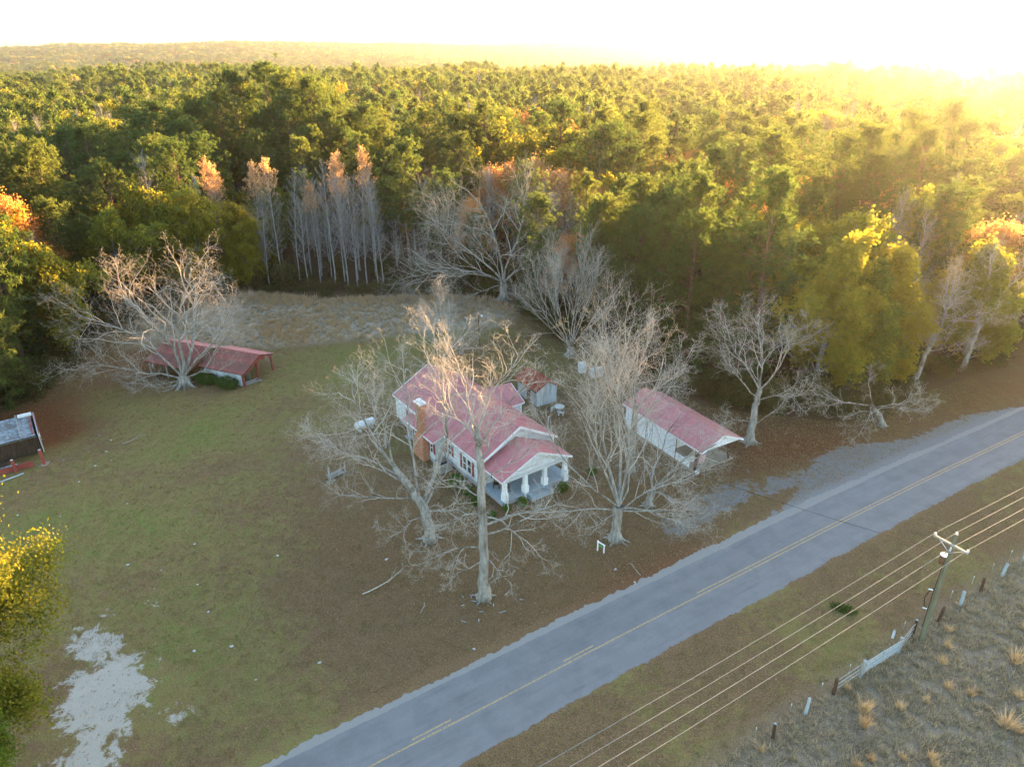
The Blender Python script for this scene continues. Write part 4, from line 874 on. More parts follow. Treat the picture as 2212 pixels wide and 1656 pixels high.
# rocking chairs
def rocker(name, label, u, v, rz, mat, grp=None):
    th = R(35.3); x = -3.1 + u * math.cos(th) - v * math.sin(th); y = 58.72 + u * math.sin(th) + v * math.cos(th)
    t = thing(name, label, 'chair', (x, y, .52), rz, grp)
    m = MB(); m.box(-.27, .27, -.25, .25, .38, .42); m.build('seat', M[mat], t)
    m = MB(); m.bar((-.27, .25, .42), (-.27, .42, 1.15), .05); m.bar((.27, .25, .42), (.27, .42, 1.15), .05); m.bar((-.27, .42, 1.13), (.27, .42, 1.13), .1, .04)
    bk = m.build('backrest', M[mat], t)
    for k in range(5): q = MB(); q.bar((-.2 + k * .1, .26, .44), (-.2 + k * .1, .41, 1.1), .045, .02); q.build('slat', M[mat], bk)
    for x_ in (-.28, .28):
        m = MB(); m.bar((x_, -.25, .05), (x_, -.25, .62), .05); m.bar((x_, .25, .05), (x_, .25, .45), .05); m.bar((x_, -.3, .62), (x_, .3, .62), .07, .03); m.build('arm_and_legs', M[mat], t)
        m = MB(); m.tube([(x_, -.5, .1), (x_, -.25, .03), (x_, 0, .015), (x_, .3, .04), (x_, .6, .14)], .025, 5); m.build('runner', M[mat], t)
rocker('rocking_chair', 'dark slatted rocking chair nearest the left wall of the porch', 1.5, -.6, R(-10), 'brownpost')
rocker('rocking_chair', 'dark rocking chair in the middle of the left porch bay, in front of the other', 1.9, -1.7, R(20), 'brownpost')
rocker('porch_chair', 'white chair at the right rear end of the farmhouse porch', 8.0, -.4, R(60), 'white')
# shrubs by the house
sh = [shrub_mesh('boxwood', 430 + k, .62, 1.15, 900, .085, 'boxleaf') for k in range(3)]
for i, (x, y, s_, lb) in enumerate(((-5.6, 59.9, 1.35, 'largest dark rounded shrub on the left wall, behind the bright clipped one'), (-4.35, 58.4, 1.0, 'bright clipped round shrub on the left wall of the farmhouse'), (-3.4, 56.9, .85, 'round shrub partly behind the thick front pecan trunk, at the house corner'),
        (1.0, 56.6, .9, 'round shrub just left of the porch steps'), (5.05, 59.2, .95, 'round shrub between the right step block and the right porch column'), (8.3, 62.2, .8, 'round shrub beyond the right porch corner'),
        (-.5, 55.8, .7, 'low dark shrub at the foot of the left porch column'), (-1.9, 54.6, .75, 'small green shrub in the open below the left porch column'))):
    o = obj('boxwood_shrub', sh[i % 3], None, (x, y, -.03), i * 1.3); o.scale = (s_, s_, s_ * .95); tag(o, lb, 'shrub', 'shrubs around the farmhouse')
# ---- carport garage
CP = thing('carport_garage', 'white garage with red roof whose open front forms a carport on dark posts', 'garage', (19.3, 61.5, 0), R(30.2))
m = MB(); m.box(.15, 5.9, .95, 12.6, -.08, .15); m.build('slab', M['slab'], CP)
def boards_v(parent, name, x, y0, y1, z0, z1, mat):
    m = MB(); m.box(x, x + .1, y0, y1, z0, z1); w = m.build(name, M[mat], parent); n = int((y1 - y0) / 1.2); ww = (y1 - y0) / n; q = MB(); q.box(-.014, -.001, .015, ww - .015, 0, z1 - z0); me = q.mesh('panel', M[mat])
    for k in range(n): obj('panel', me, w, (x, y0 + k * ww, z0))
    return w
boards_v(CP, 'left_wall', .3, 4.1, 7.85, .16, 2.86, 'white'); boards_v(CP, 'left_wall', .3, 8.9, 12.55, .16, 2.86, 'white')
m = MB(); m.box(.33, .4, 7.86, 8.88, .16, 2.86); m.build('door', M['white'], CP)
for y in (7.855, 8.885): m = MB(); m.box(.28, .33, y - .02, y + .02, .16, 2.86); m.build('door_gap', M['dark'], CP)
m = MB(); m.box(5.4, 5.5, 4.1, 12.55, .16, 2.86); m.box(.42, 5.38, 12.45, 12.55, .16, 2.86); m.build('rear_wall', M['white'], CP)
m = MB(); m.box(.42, 5.38, 5.6, 5.7, .16, 2.86); m.build('front_wall', M['white'], CP)
m = MB(); m.box(.29, .33, 3.98, 4.09, .16, 2.86); m.build('jamb', M['brownpost'], CP)
for (a_, b_) in (((.34, 2.0), (.4, 4.05)),):
    m = MB(); m.box(.3, .38, 1.9, 4.08, .16, .95); m.build('half_wall', M['white'], CP)
slopes(CP, 0, 5.8, 2.9, 2.95, 2.95, 4.2, 0, 12.9, M['roof'], .92, 3)
g = MB(); g.prism([(.35, .25, 2.86), (5.45, .25, 2.86), (2.9, .25, 4.02)], (0, .08, 0)); g.build('gable', M['white'], CP)
g = MB(); g.prism([(.35, 12.6, 2.86), (5.45, 12.6, 2.86), (2.9, 12.6, 4.02)], (0, .08, 0)); g.build('gable', M['white'], CP)
fascia(CP, [((0, -.035, 2.92), (2.9, -.035, 4.17)), ((5.8, -.035, 2.92), (2.9, -.035, 4.17)), ((-.035, 0, 2.89), (-.035, 12.9, 2.89)), ((5.835, 0, 2.89), (5.835, 12.9, 2.89))], .15)
for x in (.5, 5.3): m = MB(); m.box(x - .1, x + .1, 1.1, 1.3, .15, 2.84); m.build('post', M['brownpost'], CP)
m = MB(); m.box(.4, 5.4, 1.05, 1.2, 2.68, 2.84); m.build('beam', M['white'], CP)
th = R(30.2)
def cpw(u, v): return 19.3 + u * math.cos(th) - v * math.sin(th), 61.5 + u * math.sin(th) + v * math.cos(th)
x, y = cpw(1.15, 3.2); t = thing('board_stack', 'pile of white boards lying inside the open end of the carport', 'boards', (x, y, .15), R(15))
for k in range(7): m = MB(); m.box(-.9 + .1 * (k % 3), .9 - .12 * (k % 2), -.5 + .15 * (k % 4), -.2 + .15 * (k % 4), .06 * k, .06 * k + .05); m.build('board', M['white'], t)
# flag on the left carport post
x, y = cpw(.62, .98); t = thing('flag', 'small drooping american flag on a short slanted staff at the left carport post', 'flag', (x, y, 2.0), R(30))
m = MB(); m.tube([(0, 0, -.1), (.75, -.35, .75)], .018, 6); m.build('staff', M['wire'], t)
fm = MB(); S0 = Vector((.75, -.35, .75)); dn = Vector((-.14, .04, -1)).normalized(); ac = Vector((-.62, .30, -.55)).normalized()
FL = [bpy.data.materials.new(n_) for n_ in ('flag_red', 'flag_white', 'flag_blue')]
for m_, c_ in zip(FL, ((.45, .03, .05), (.75, .74, .72), (.03, .05, .2))): m_.use_nodes = True; m_.node_tree.nodes['Principled BSDF'].inputs['Base Color'].default_value = (*c_, 1); m_.node_tree.nodes['Principled BSDF'].inputs['Roughness'].default_value = .85
H_, W_ = .85, 1.35
def fp(a, b, off=0): return S0 + ac * (a * H_) + dn * (b * W_) + Vector((.3, .5, 0)) * (.07 * math.sin(a * 14 + b * 3)) + Vector((.5, .8, 0)) * off
for k in range(13):
    fm.mi = k % 2
    for j in range(8):
        b0, b1 = j / 8, (j + 1) / 8
        if k < 7 and j < 3: fm.mi = 2
        else: fm.mi = k % 2
        fm.prism([fp(k / 13, b0), fp((k + 1) / 13, b0), fp((k + 1) / 13, b1), fp(k / 13, b1)], (.004, .006, 0))
fm.build('cloth', FL, t)
st_ = MB()
for r_ in range(3):
    for c_ in range(3): p_ = fp((r_ + .8) / 6.5 , (c_ + .5) / 8 ); st_.box(p_.x - .02, p_.x + .02, p_.y - .03, p_.y - .01, p_.z - .02, p_.z + .02)
st_.build('star', FL[1], t)
x, y = cpw(.35, .7); m = MB(); m.tube([(0, 0, 0), (0, 0, .1), (0, 0, .32), (0, 0, .36)], [.15, .2, .22, .18], 12); o = m.build('bucket', M['tank']); o.location = (x, y, 0); tag(o, 'small round white bucket at the foot of the left carport post', 'bucket')
# ---- garden shed
GS = thing('garden_shed', 'small weathered white shed with rusty red roof and dark doorway behind the farmhouse', 'shed', (3.07, 77.51, 0), R(30.6))
def plankwall(parent, name, a, b, z0, z1, mat, w=.3, th=.06, zt=None):
    """wall from a to b made of upright planks; zt(s) gives the top"""
    a = Vector(a); b = Vector(b); L = (b - a).length; d = (b - a) / L; n = max(1, round(L / w)); nn = Vector((-d.y, d.x)); rr2 = random.Random(int(L * 100))
    body = MB(); top = zt or (lambda s: z1)
    q0, q1 = a, b; body.prism([(q0.x, q0.y, z0), (q1.x, q1.y, z0), (q1.x, q1.y, top(L) - .02), ((q0.x + q1.x) / 2, (q0.y + q1.y) / 2, top(L / 2) - .02), (q0.x, q0.y, top(0) - .02)], (nn.x * th, nn.y * th, 0)); wo = body.build(name, M[mat], parent)
    for k in range(n):
        s0, s1 = L * k / n + .008, L * (k + 1) / n - .008; o_ = rr2.uniform(.006, .018)
        p0, p1 = a + d * s0 - nn * o_, a + d * s1 - nn * o_
        m = MB(); m.prism([(p0.x, p0.y, z0 + rr2.uniform(0, .04)), (p1.x, p1.y, z0 + rr2.uniform(0, .04)), (p1.x, p1.y, top(s1) - .03), (p0.x, p0.y, top(s0) - .03)], (nn.x * o_ * .9, nn.y * o_ * .9, 0)); m.build('plank', M[mat], wo)
    return wo
plankwall(GS, 'front_wall', (0, 0), (2.9, 0), 0, 2.2, 'oldwhite', .29, zt=lambda s: 2.25 + .85 * (1 - abs(s - 1.45) / 1.45))
plankwall(GS, 'side_wall', (0, 1.35), (0, 0.01), 0, 2.25, 'oldwhite'); plankwall(GS, 'side_wall', (0, 4.6), (0, 2.5), 0, 2.25, 'oldwhite'); plankwall(GS, 'side_wall', (2.9, .01), (2.9, 4.6), 0, 2.25, 'oldwhite'); plankwall(GS, 'rear_wall', (2.9, 4.6), (0, 4.6), 0, 2.2, 'oldwhite', zt=lambda s: 2.25 + .85 * (1 - abs(s - 1.45) / 1.45))
m = MB(); m.box(.8, .88, 1.3, 2.6, 0, 2.2); m.build('doorway_shade_panel', M['dark'], GS); m = MB(); m.box(-.05, 0, 1.36, 1.42, 0, 2.2); m.box(-.05, 0, 2.42, 2.48, 0, 2.2); m.build('door_frame', M['oldwhite'], GS)  # dark panel behind the open doorway paints the shade of the inside
slopes(GS, -.35, 3.25, 1.45, 2.12, 2.12, 3.2, -.3, 4.9, M['roof_rust'], .75, 3, M['brownpost'])
# concrete garden table and bench
t = thing('garden_table', 'round grey concrete garden table on a pedestal beside the small shed', 'table', (5.75, 76.2, 0), R(20)); m = MB(); m.tube([(0, 0, .68), (0, 0, .76)], [.62, .62], 20); m.build('tabletop', M['stone'], t)
m = MB(); m.tube([(0, 0, -.05), (0, 0, .12), (0, 0, .4), (0, 0, .68)], [.28, .22, .14, .26], 12); m.build('pedestal', M['stone'], t)
for i, (x, y, lb, rz) in enumerate(((4.95, 76.5, 'curved concrete bench on the left of the concrete table', 60), (5.9, 75.2, 'curved concrete bench in front of the concrete table', 170))):
    t = thing('concrete_bench', lb, 'bench', (x, y, 0), R(rz), 'concrete benches'); m = MB(); pts = [(math.cos(a) * .75, math.sin(a) * .75 - .75, .42) for a in [R(60 + k * 10) for k in range(7)]]
    for a, b_ in zip(pts[:-1], pts[1:]): m.bar(a, b_, .3, .08)
    m.build('seat', M['stone'], t)
    for a in (pts[1], pts[5]): m = MB(); m.box(a[0] - .09, a[0] + .09, a[1] - .1, a[1] + .1, -.05, .38); m.build('leg', M['stone'], t)
# white boxes behind
for x, y, sx, sz, lb, mt, nm in ((9.6, 87.9, .45, 1.3, 'narrow upright white cabinet under the bare trees behind the shed', 'tank', 'cabinet'), (11.4, 86.6, .85, 1.1, 'low pale grey storage box beside the white cabinet behind the shed', 'oldwhite', 'storage_box')):
    t = thing(nm, lb, 'box', (x, y, 0), R(20)); m = MB(); m.box(-sx, sx, -.4, .4, 0, sz); m.build('body', M[mt], t); m = MB(); m.box(-sx - .04, sx + .04, -.44, .44, sz, sz + .07); m.build('lid', M[mt], t)
# propane tank
t = thing('propane_tank', 'white horizontal propane tank on the lawn left of the farmhouse', 'tank', (-17.1, 71.9, 0), R(40))
m = MB(); m.tube([(-1.25, 0, .75), (-1.2, 0, .75), (-1.05, 0, .75), (1.05, 0, .75), (1.2, 0, .75), (1.25, 0, .75)], [.08, .32, .45, .45, .32, .08], 16); m.build('body', M['tank'], t)
m = MB(); m.tube([(0, 0, 1.15), (0, 0, 1.33)], [.2, .19], 10); m.build('valve_cover', M['tank'], t)
for x in (-.75, .75): m = MB(); m.box(x - .12, x + .12, -.35, .35, -.05, .32); m.build('foot', M['stone'], t)
# debris with posts
t = thing('fallen_fence_remains', 'two leaning grey posts with a heap of old boards on the left lawn', 'fence remains', (-18.1, 61.8, 0), R(32))
for x in (-.85, .85): m = MB(); m.bar((x, 0, -.1), (x + .08, .05, 1.35), .14); m.build('post', M['greywood'], t)
rb = random.Random(5)
for k in range(8): m = MB(); a = rb.uniform(-.5, .5); m.bar((-1.2 + rb.uniform(0, .6), a, .05 + .06 * k), (1.1 - rb.uniform(0, .6), a + rb.uniform(-.5, .5), .1 + .07 * k), .12, .035); m.build('board', M['greywood'], t)
m = MB(); m.tube([(-1.4, -.3, .02), (-.3, -.6, .06), (-.9, -.9, .02)], .05, 5); m.build('board', M['greywood'], t)
m = MB(); m.box(-21.0 + 6.9, -13.9, 67.6, 68.0, 0, 1.7); o = m.build('meter_post', M['greywood']); tag(o, 'pale upright meter board between the propane tank and the farmhouse', 'board')
# ---- red open barn
BN = thing('open_barn', 'long open-sided barn with faded dark red metal roofs behind the three-trunk pecan', 'barn', (-35.3, 83.5, 0), R(158))
# local x runs away to the left (158 deg), local y toward the camera; b = -y
def bs(x0, x1, b0, b1, rb_, ze0, ze1, zr, mats, lab):
    r = MB(); t_ = .08
    r.prism([(x0, -b0, ze0 - .1), (x0, -rb_, zr - .1), (x0, -b1, ze1 - .1), (x0, -b1, ze1 - .18), (x0, -rb_, zr - .18), (x0, -b0, ze0 - .18)], (x1 - x0, 0, 0)); ro = r.build('roof', M['brownpost'], BN, lab)
    ribbed('sheet', (x0, -b0, ze0 - .08), (x1, -b0, ze0 - .08), None, (x0, -rb_, zr - .08), ro, mats[0], .8, 5); ribbed('sheet', (x0, -b1, ze1 - .08), (x1, -b1, ze1 - .08), None, (x0, -rb_, zr - .08), ro, mats[1], .8, 5)
bs(-.6, 6.9, -.35, 5.8, 3.2, 1.9, 2.5, 3.35, (M['roof_old'], M['roof']), 'weathered red front roof')
bs(6.4, 14.4, -2.1, 5.2, 1.9, 2.1, 2.5, 3.75, (M['roof_old'], M['roof']), 'darker rear roof section')
for x, b_, z in ((-.3, 0, 1.75), (-.3, 2.6, 2.95), (-.3, 5.5, 2.35), (2.3, 5.5, 2.35), (4.6, 5.5, 2.35), (6.6, 5.0, 2.35)): m = MB(); m.box(x - .09, x + .09, -b_ - .09, -b_ + .09, -.1, z); m.build('post', M['redpaint'], BN)
for x, b_, z in ((14.0, -1.8, 1.95), (11, -1.8, 1.95), (8.6, -1.7, 1.95), (14, 5, 2.3), (7.2, 5, 2.3), (14, 1.9, 3.4)): m = MB(); m.box(x - .09, x + .09, -b_ - .09, -b_ + .09, -.1, z); m.build('post', M['greywood'], BN)
w = MB(); w.prism([(-.5, 0, 1.72), (-.5, -3.2, 3.12), (-.5, -5.6, 2.38), (-.5, -5.6, 2.2), (-.5, -3.0, 2.55), (-.5, 0, 1.55)], (.08, 0, 0)); w.build('gable_boards', M['redpaint'], BN)
wm = MB(); wm.box(.0, 6.2, .02, .1, -.05, 1.62); wo = wm.build('wall', M['oldwhite'], BN)
for k in range(10): q = MB(); q.box(.02 + k * .62, .6 + k * .62, .102, .125, .0, 1.6); q.build('plank', M['oldwhite'], wo)
m = MB(); m.box(-.34, -.2, -.05, .12, -.05, 1.7); m.build('corner_board', M['redpaint'], BN)
m = MB(); m.bar((6.4, .2, 1.5), (7.6, 1.4, .2), .1); m.bar((13.4, 1.3, 0), (12.9, 1.0, 1.0), .1); m.build('brace', M['greywood'], BN)
def bw(x, b_): th = R(158); return -35.3 + x * math.cos(th) + b_ * math.sin(th), 83.5 + x * math.sin(th) - b_ * math.cos(th)
hb = [shrub_mesh('hedge', 440 + k, 1.65, 1.55, 2200, .13, 'bushleaf') for k in range(2)]
for i, (x, b_, lb) in enumerate(((5.0, -1.2, 'left green hedge bush against the white barn wall'), (1.55, -1.2, 'right green hedge bush against the white barn wall'))):
    X_, Y_ = bw(x, b_); o = obj('hedge_bush', hb[i], None, (X_, Y_, -.05), R(158)); o.scale = (1.05, .62, 1); tag(o, lb, 'bush', 'hedge bushes')
X_, Y_ = bw(-.3, 1.2); t = thing('lumber_pile', 'loose pile of grey planks spilling from the open end of the barn', 'lumber pile', (X_, Y_, 0), R(45))
for k in range(12): m = MB(); a = (k % 5) * .16 - .4; z = .06 + .07 * (k // 4); m.bar((-1.2 + rb.uniform(-.2, .3), a, z), (1.1 + rb.uniform(-.3, .2), a + rb.uniform(-.2, .2), z), .13, .045); m.build('plank', M['greywood'], t)
X_, Y_ = bw(1.0, 2.0); t = thing('machine', 'tarp-covered upright machine standing inside the open barn end', 'machine', (X_, Y_, 0), R(20)); m = MB(); m.tube([(0, 0, 0), (0, 0, .5), (.05, 0, 1.1), (.15, 0, 1.35)], [.45, .5, .35, .12], 9); m.build('cover', M['pole'], t); m = MB(); m.box(-.2, .45, -.12, .12, 1.35, 1.5); m.build('top_board', M['oldwhite'], t)
# ---- collapsed shed at the left edge
CS = thing('collapsed_shed', 'derelict shed at the left edge with sagging grey corrugated roof and pale end wall', 'shed', (-51.42, 66.86, 0), R(36))
ro = MB(); ro.prism([(-12, -.9, 2.45), (-.35, -.9, 2.62), (-.35, 3.4, 3.3), (-12, 3.4, 3.05)], (0, 0, -.06)); ro = ro.build('roof', M['brownpost'], CS)
q = MB(); pr = []
for k in range(22): pr += [(k * .2, 0), (k * .2 + .1, .05)]
w_ = .95; nS = 12
for i in range(nS):
    x1 = -.35 - i * w_; x0 = x1 - w_ + .01; f0, f1 = -x0 / 12, -x1 / 12; s_ = MB(); P0 = []
    for k in range(23):
        v = -1.0 + k * .2; u_ = (v + .9) / 4.3; zz = 2.62 + .68 * u_ - .0145 * (-(x1)) + (.045 if k % 2 else 0) + rb.uniform(-.008, .008)
        P0.append((x1, v, zz))
    bot = [(x, y_, z - .02) for x, y_, z in P0[::-1]]
    s_.prism(P0 + bot, (x0 - x1, 0, -.0145 * w_)); s_.build('roof_sheet', M['roof_gray'], ro)
for i in range(5): m = MB(); x_ = -1.6 - i * 2.3; m.bar((x_, -.9, 2.72 - .03 * i), (x_ - .1, 3.6, 3.45 - .03 * i), .1, .07); m.build('batten', M['greywood'], ro)
m = MB(); m.bar((-.55, -.7, 2.7), (-.5, 2.6, 3.3), .12, .1); m.build('red_edge_board', M['redpaint'], ro); m = MB(); m.box(-1.5, -.2, 2.9, 3.3, 3.3, 3.55); m.build('loose_flashing', M['tank'], ro)
m = MB(); m.prism([(-.12, -.15, 0), (-.12, 3.3, 0), (-.12, 3.5, 3.35), (-.12, -1.0, 2.75), (-.12, -1.0, 2.2)], (.1, 0, 0)); m.build('end_wall', M['oldwhite'], CS)
m = MB(); m.bar((.03, -1.0, 2.3), (.03, -.1, .2), .06); m.bar((.03, -1.0, 2.75), (.03, 3.5, 3.38), .08, .12); m.build('red_trim', M['redpaint'], CS)
plankwall(CS, 'front_wall', (-12, .0), (-.25, 0), 0, 2.0, 'darkwood', .32)
for z in (2.22, 2.0): m = MB(); m.bar((-12, -.12, z - .05), (-.3, -.12, z + .05), .07, .06); m.build('rail', M['greywood'], CS)
for k in range(5): m = MB(); x_ = -1.8 - k * 2.4; m.bar((x_, -.17, 1.9), (x_, -.17, 2.4), .08, .05); m.build('cleat', M['greywood'], CS)
m = MB(); m.box(-12, -.2, 3.2, 3.3, 0, 2.9); m.build('rear_wall', M['darkwood'], CS)
def csw(u, v): th = R(36); return -51.42 + u * math.cos(th) - v * math.sin(th), 66.86 + u * math.sin(th) + v * math.cos(th)
for i, (u, v, h, lb) in enumerate(((-.3, -3.1, 1.75, 'round red post with sawn top, right of the two by the collapsed shed'), (-2.85, -3.2, 1.45, 'leaning rust-red post in front of the red board by the collapsed shed'))):
    x, y = csw(u, v); m = MB(); m.tube([(0, 0, -.1), (-.1, .05, h)], [.16, .15], 10); t = thing('red_post', lb, 'post', (x, y, 0), 0, 'red posts'); m.build('shaft', M['redpaint'], t); m = MB(); m.tube([(-.1, .05, h), (-.1, .05, h + .02)], .14, 10); m.build('sawn_top', M['stone'], t)
t = thing('red_board', 'wide red painted board lying on edge in front of the collapsed shed', 'board', (*csw(-1.6, -2.6), 0), R(36)); m = MB(); m.box(-7, .35, -.3, -.2, 0, .62); m.build('board_face', M['redpaint'], t); m = MB(); m.box(-3.4, -1.0, -.1, .45, .35, .48); m.build('grey_panel', M['roof_gray'], t)
m = MB(); m.tube([(-55.5, 57.8, .12), (-52.2, 60.5, .12), (-50.8, 62.2, .12)], .09, 8); o = m.build('fallen_pipe', M['bluewhitewood']); tag(o, 'long pale pipe lying on the grass at the left picture edge', 'pipe')
t = thing('scrap_boards', 'dark jumble of scrap boards behind the red board at the collapsed shed', 'scrap', (*csw(-5.0, -1.6), 0), R(36))
for k in range(9): m = MB(); a = rb.uniform(-1, 1); m.bar((-1.8 + rb.uniform(0, 1), a * .5, .1 + .05 * k), (1.8 - rb.uniform(0, 1), a * .5 + rb.uniform(-.7, .7), .15 + .06 * k), .15, .04); m.build('board', M['darkwood'], t)
# ------------------------------------------------------------------ utility pole and wires
PX, PY = 30.66, 39.44; rdx, rdy = math.cos(R(31.2)), math.sin(R(31.2)); ux, uy = -rdy, rdx
t = thing('utility_pole', 'wooden utility pole with crossarm and transformer on the grass verge right of the road', 'utility pole', (PX, PY, 0), R(31.2 + 90))
# local x points across the road (ux,uy); crossarm along x
m = MB(); m.tube([(0, 0, -.3), (0, 0, 5), (0, 0, 9.75)], [.19, .16, .125], 12); m.build('shaft', M['pole'], t)
m = MB(); m.bar((-1.1, .18, 8.95), (1.25, .18, 8.95), .1, .13); m.build('crossarm', M['xarm'], t)
for s_ in (-.8, .8): m = MB(); m.bar((s_, .24, 8.9), (0, .2, 8.25), .04); m.build('brace', M['metal'], t)
INS = [(1.2, .18, 9.02), (0, 0, 9.75), (-1.05, .18, 9.02), (0, -.16, 8.45)]
for x, y, z in INS: m = MB(); m.tube([(x, y, z), (x, y, z + .06), (x, y, z + .1), (x, y, z + .16), (x, y, z + .2)], [.05, .09, .05, .09, .04], 8); m.build('insulator', M['tank'], t)
tr = MB(); tr.tube([(.33, -.1, 7.0), (.33, -.1, 7.7)], .25, 14); tr = tr.build('transformer', M['rustmetal'], t); m = MB(); m.tube([(.33, -.1, 7.7), (.33, -.1, 7.76)], [.29, .27], 14); m.build('lid', M['tank'], tr); m = MB(); m.tube([(.33, -.1, 7.76), (.33, -.1, 7.95)], .04, 6); m.build('bushing', M['rustmetal'], tr)
m = MB(); m.tube([(.16, .12, 7.0), (.2, .12, 5.2), (.2, .12, 3.6), (.19, .1, 1.2)], .025, 5); m.build('riser_cable', M['dark'], t)
m = MB(); m.tube([(.2, .15, 4.9), (.42, .3, 4.5), (.52, .38, 3.9), (.44, .33, 3.3), (.2, .15, 2.9)], .03, 6); m.build('cable_loop', M['dark'], t)
for z, s_ in ((4.75, 1), (3.0, 1)): m = MB(); m.tube([(.24, .2, z), (.42, .42, z + .05)], .05, 8); m.build('splice_case', M['tank'], t)
m = MB(); m.tube([(0, .16, 8.4), (0, .16, 8.75)], .06, 8); m.build('fuse', M['tank'], t)
def wpt(x, y, z):  # local of pole -> world
    a = R(121.2); return Vector((PX + x * math.cos(a) - y * math.sin(a), PY + x * math.sin(a) + y * math.cos(a), z))
def sag(a, b, s, n=24): return [a + (b - a) * (k / n) + Vector((0, 0, -4 * s * (k / n) * (1 - k / n))) for k in range(n + 1)]
for (x, y, z), lb in zip(INS, ('power line on the road-side end of the crossarm', 'power line on top of the utility pole', 'power line on the pasture-side end of the crossarm', 'power line attached to the pole itself just under the crossarm')):
    p0 = wpt(x, y, z + .2); d = Vector((rdx, rdy, 0)); m = MB(); A = sag(p0 - d * 70, p0, .9) + sag(p0, p0 + d * 75, .9)[1:]
    m.tube(A, .011 if 'itself' not in lb else .013, 5); o = m.build('power_line', M['wire']); tag(o, lb, 'power line')
ht = R(35.3); hm = Vector((-3.1 + 9.42 * math.cos(ht) - 1.15 * math.sin(ht), 58.72 + 9.42 * math.sin(ht) + 1.15 * math.cos(ht), 5.25))
m = MB(); m.tube(sag(wpt(.1, 0, 8.1), hm, .7), .014, 5); o = m.build('service_wire', M['dark']); tag(o, 'thin dark service wire from the utility pole across the road to the farmhouse', 'wire')
YP = Vector((-4.91, 97.6, 0)); m = MB(); m.tube(sag(hm, YP + Vector((0, 0, 4.6)), .5), .012, 5); o = m.build('service_wire', M['dark']); tag(o, 'thin wire from the farmhouse mast to the yard light pole', 'wire')
t = thing('yard_light', 'thin pole with a white yard light at the back edge of the lawn', 'light pole', tuple(YP)); m = MB(); m.tube([(0, 0, -.2), (0, 0, 4.8)], [.08, .06], 8); m.build('pole', M['brownpost'], t)
m = MB(); m.tube([(0, 0, 4.6), (.5, -.2, 4.8)], .03, 6); m.build('arm', M['metal'], t); m = MB(); m.tube([(.5, -.2, 4.6), (.5, -.2, 4.85)], [.18, .1], 8); m.build('lamp', M['tank'], t)
# ------------------------------------------------------------------ pasture fence, gate, posts
def post(x, y, h, r, mat, lb, lean=(0, 0)):
    m = MB(); m.tube([(0, 0, -.15), (lean[0] * .5, lean[1] * .5, h * .5), (lean[0], lean[1], h)], [r, r * .95, r * .88], 9); t = thing('fence_post', lb, 'fence post', (x, y, 0), rb.uniform(0, 3), 'pasture fence posts')
    m.build('shaft', M[mat], t); m = MB(); m.tube([(lean[0], lean[1], h), (lean[0] * 1.02, lean[1], h + .05)], [r * .9, r * .45], 9); m.build('top', M['bluewhitewood' if mat != 'brownpost' else 'brownpost'], t)
for a in ((16.77, 31.15, 1.35, .11, 'darkwood', 'dark split fence post, first from the bottom edge of the picture'), (19.54, 32.95, 1.45, .11, 'bluewhitewood', 'bleached pale fence post, second from the bottom edge'), (22.09, 34.6, 1.45, .13, 'brownpost', 'dark post ending the short rail fence left of the gate'),
          (24.55, 36.05, 1.6, .14, 'greywood', 'thick grey post hinging the gate on its left'), (28.35, 38.3, 1.35, .13, 'greywood', 'grey gatepost on the right of the gate'), (30.2, 39.9, 1.5, .12, 'darkwood', 'dark post next to the foot of the utility pole'),
          (32.94, 41.3, 1.55, .11, 'brownpost', 'brown post first beyond the utility pole'), (35.68, 43.1, 1.45, .14, 'bluewhitewood', 'pale lichen-covered post, second beyond the utility pole'), (38.2, 44.6, 1.4, .12, 'brownpost', 'rusty brown post, third beyond the utility pole'),
          (41.19, 46.6, 1.3, .13, 'bluewhitewood', 'pale post, fourth beyond the utility pole'), (44.07, 48.4, 1.3, .12, 'greywood', 'grey post at the right picture edge')): post(*a, lean=(rb.uniform(-.08, .08), rb.uniform(-.08, .08)))
post(28.6, 39.65, .75, .1, 'tank', 'short white marker post standing behind the right gatepost')
t = thing('farm_gate', 'weathered pale wooden field gate with five rails and diagonal braces', 'gate', (24.75, 36.12, 0), math.atan2(1.98, 3.45)); GL = 3.9
for z in (.3, .52, .74, .96, 1.2): m = MB(); m.box(0, GL, -.02, .02, z, z + .11); m.build('rail', M['bluewhitewood'], t)
for x in (.05, GL * .5, GL - .05): m = MB(); m.box(x - .06, x + .06, -.05, -.022, .25, 1.36); m.build('upright', M['bluewhitewood'], t)
for a, b_ in (((.1, .035, .3), (GL * .48, .035, 1.3)), ((GL * .52, .035, 1.3), (GL - .1, .035, .3))): m = MB(); m.bar(a, b_, .03, .1); m.build('brace', M['bluewhitewood'], t)
for (a, b_, lb, nm) in (((22.09, 34.6), (24.5, 36.05), 'grey rails between the dark post and the gate', 'rail_fence'), ((28.45, 38.35), (30.2, 39.9), 'grey rails between the gate and the utility pole', 'rail_fence')):
    t = thing(nm, lb, 'fence', (*a, 0), 0, 'rail sections beside the gate')
    for z in (.35, .75, 1.2): m = MB(); m.bar((0, 0, z), (b_[0] - a[0], b_[1] - a[1], z + rb.uniform(-.06, .06)), .04, .11); m.build('rail', M['greywood'], t)
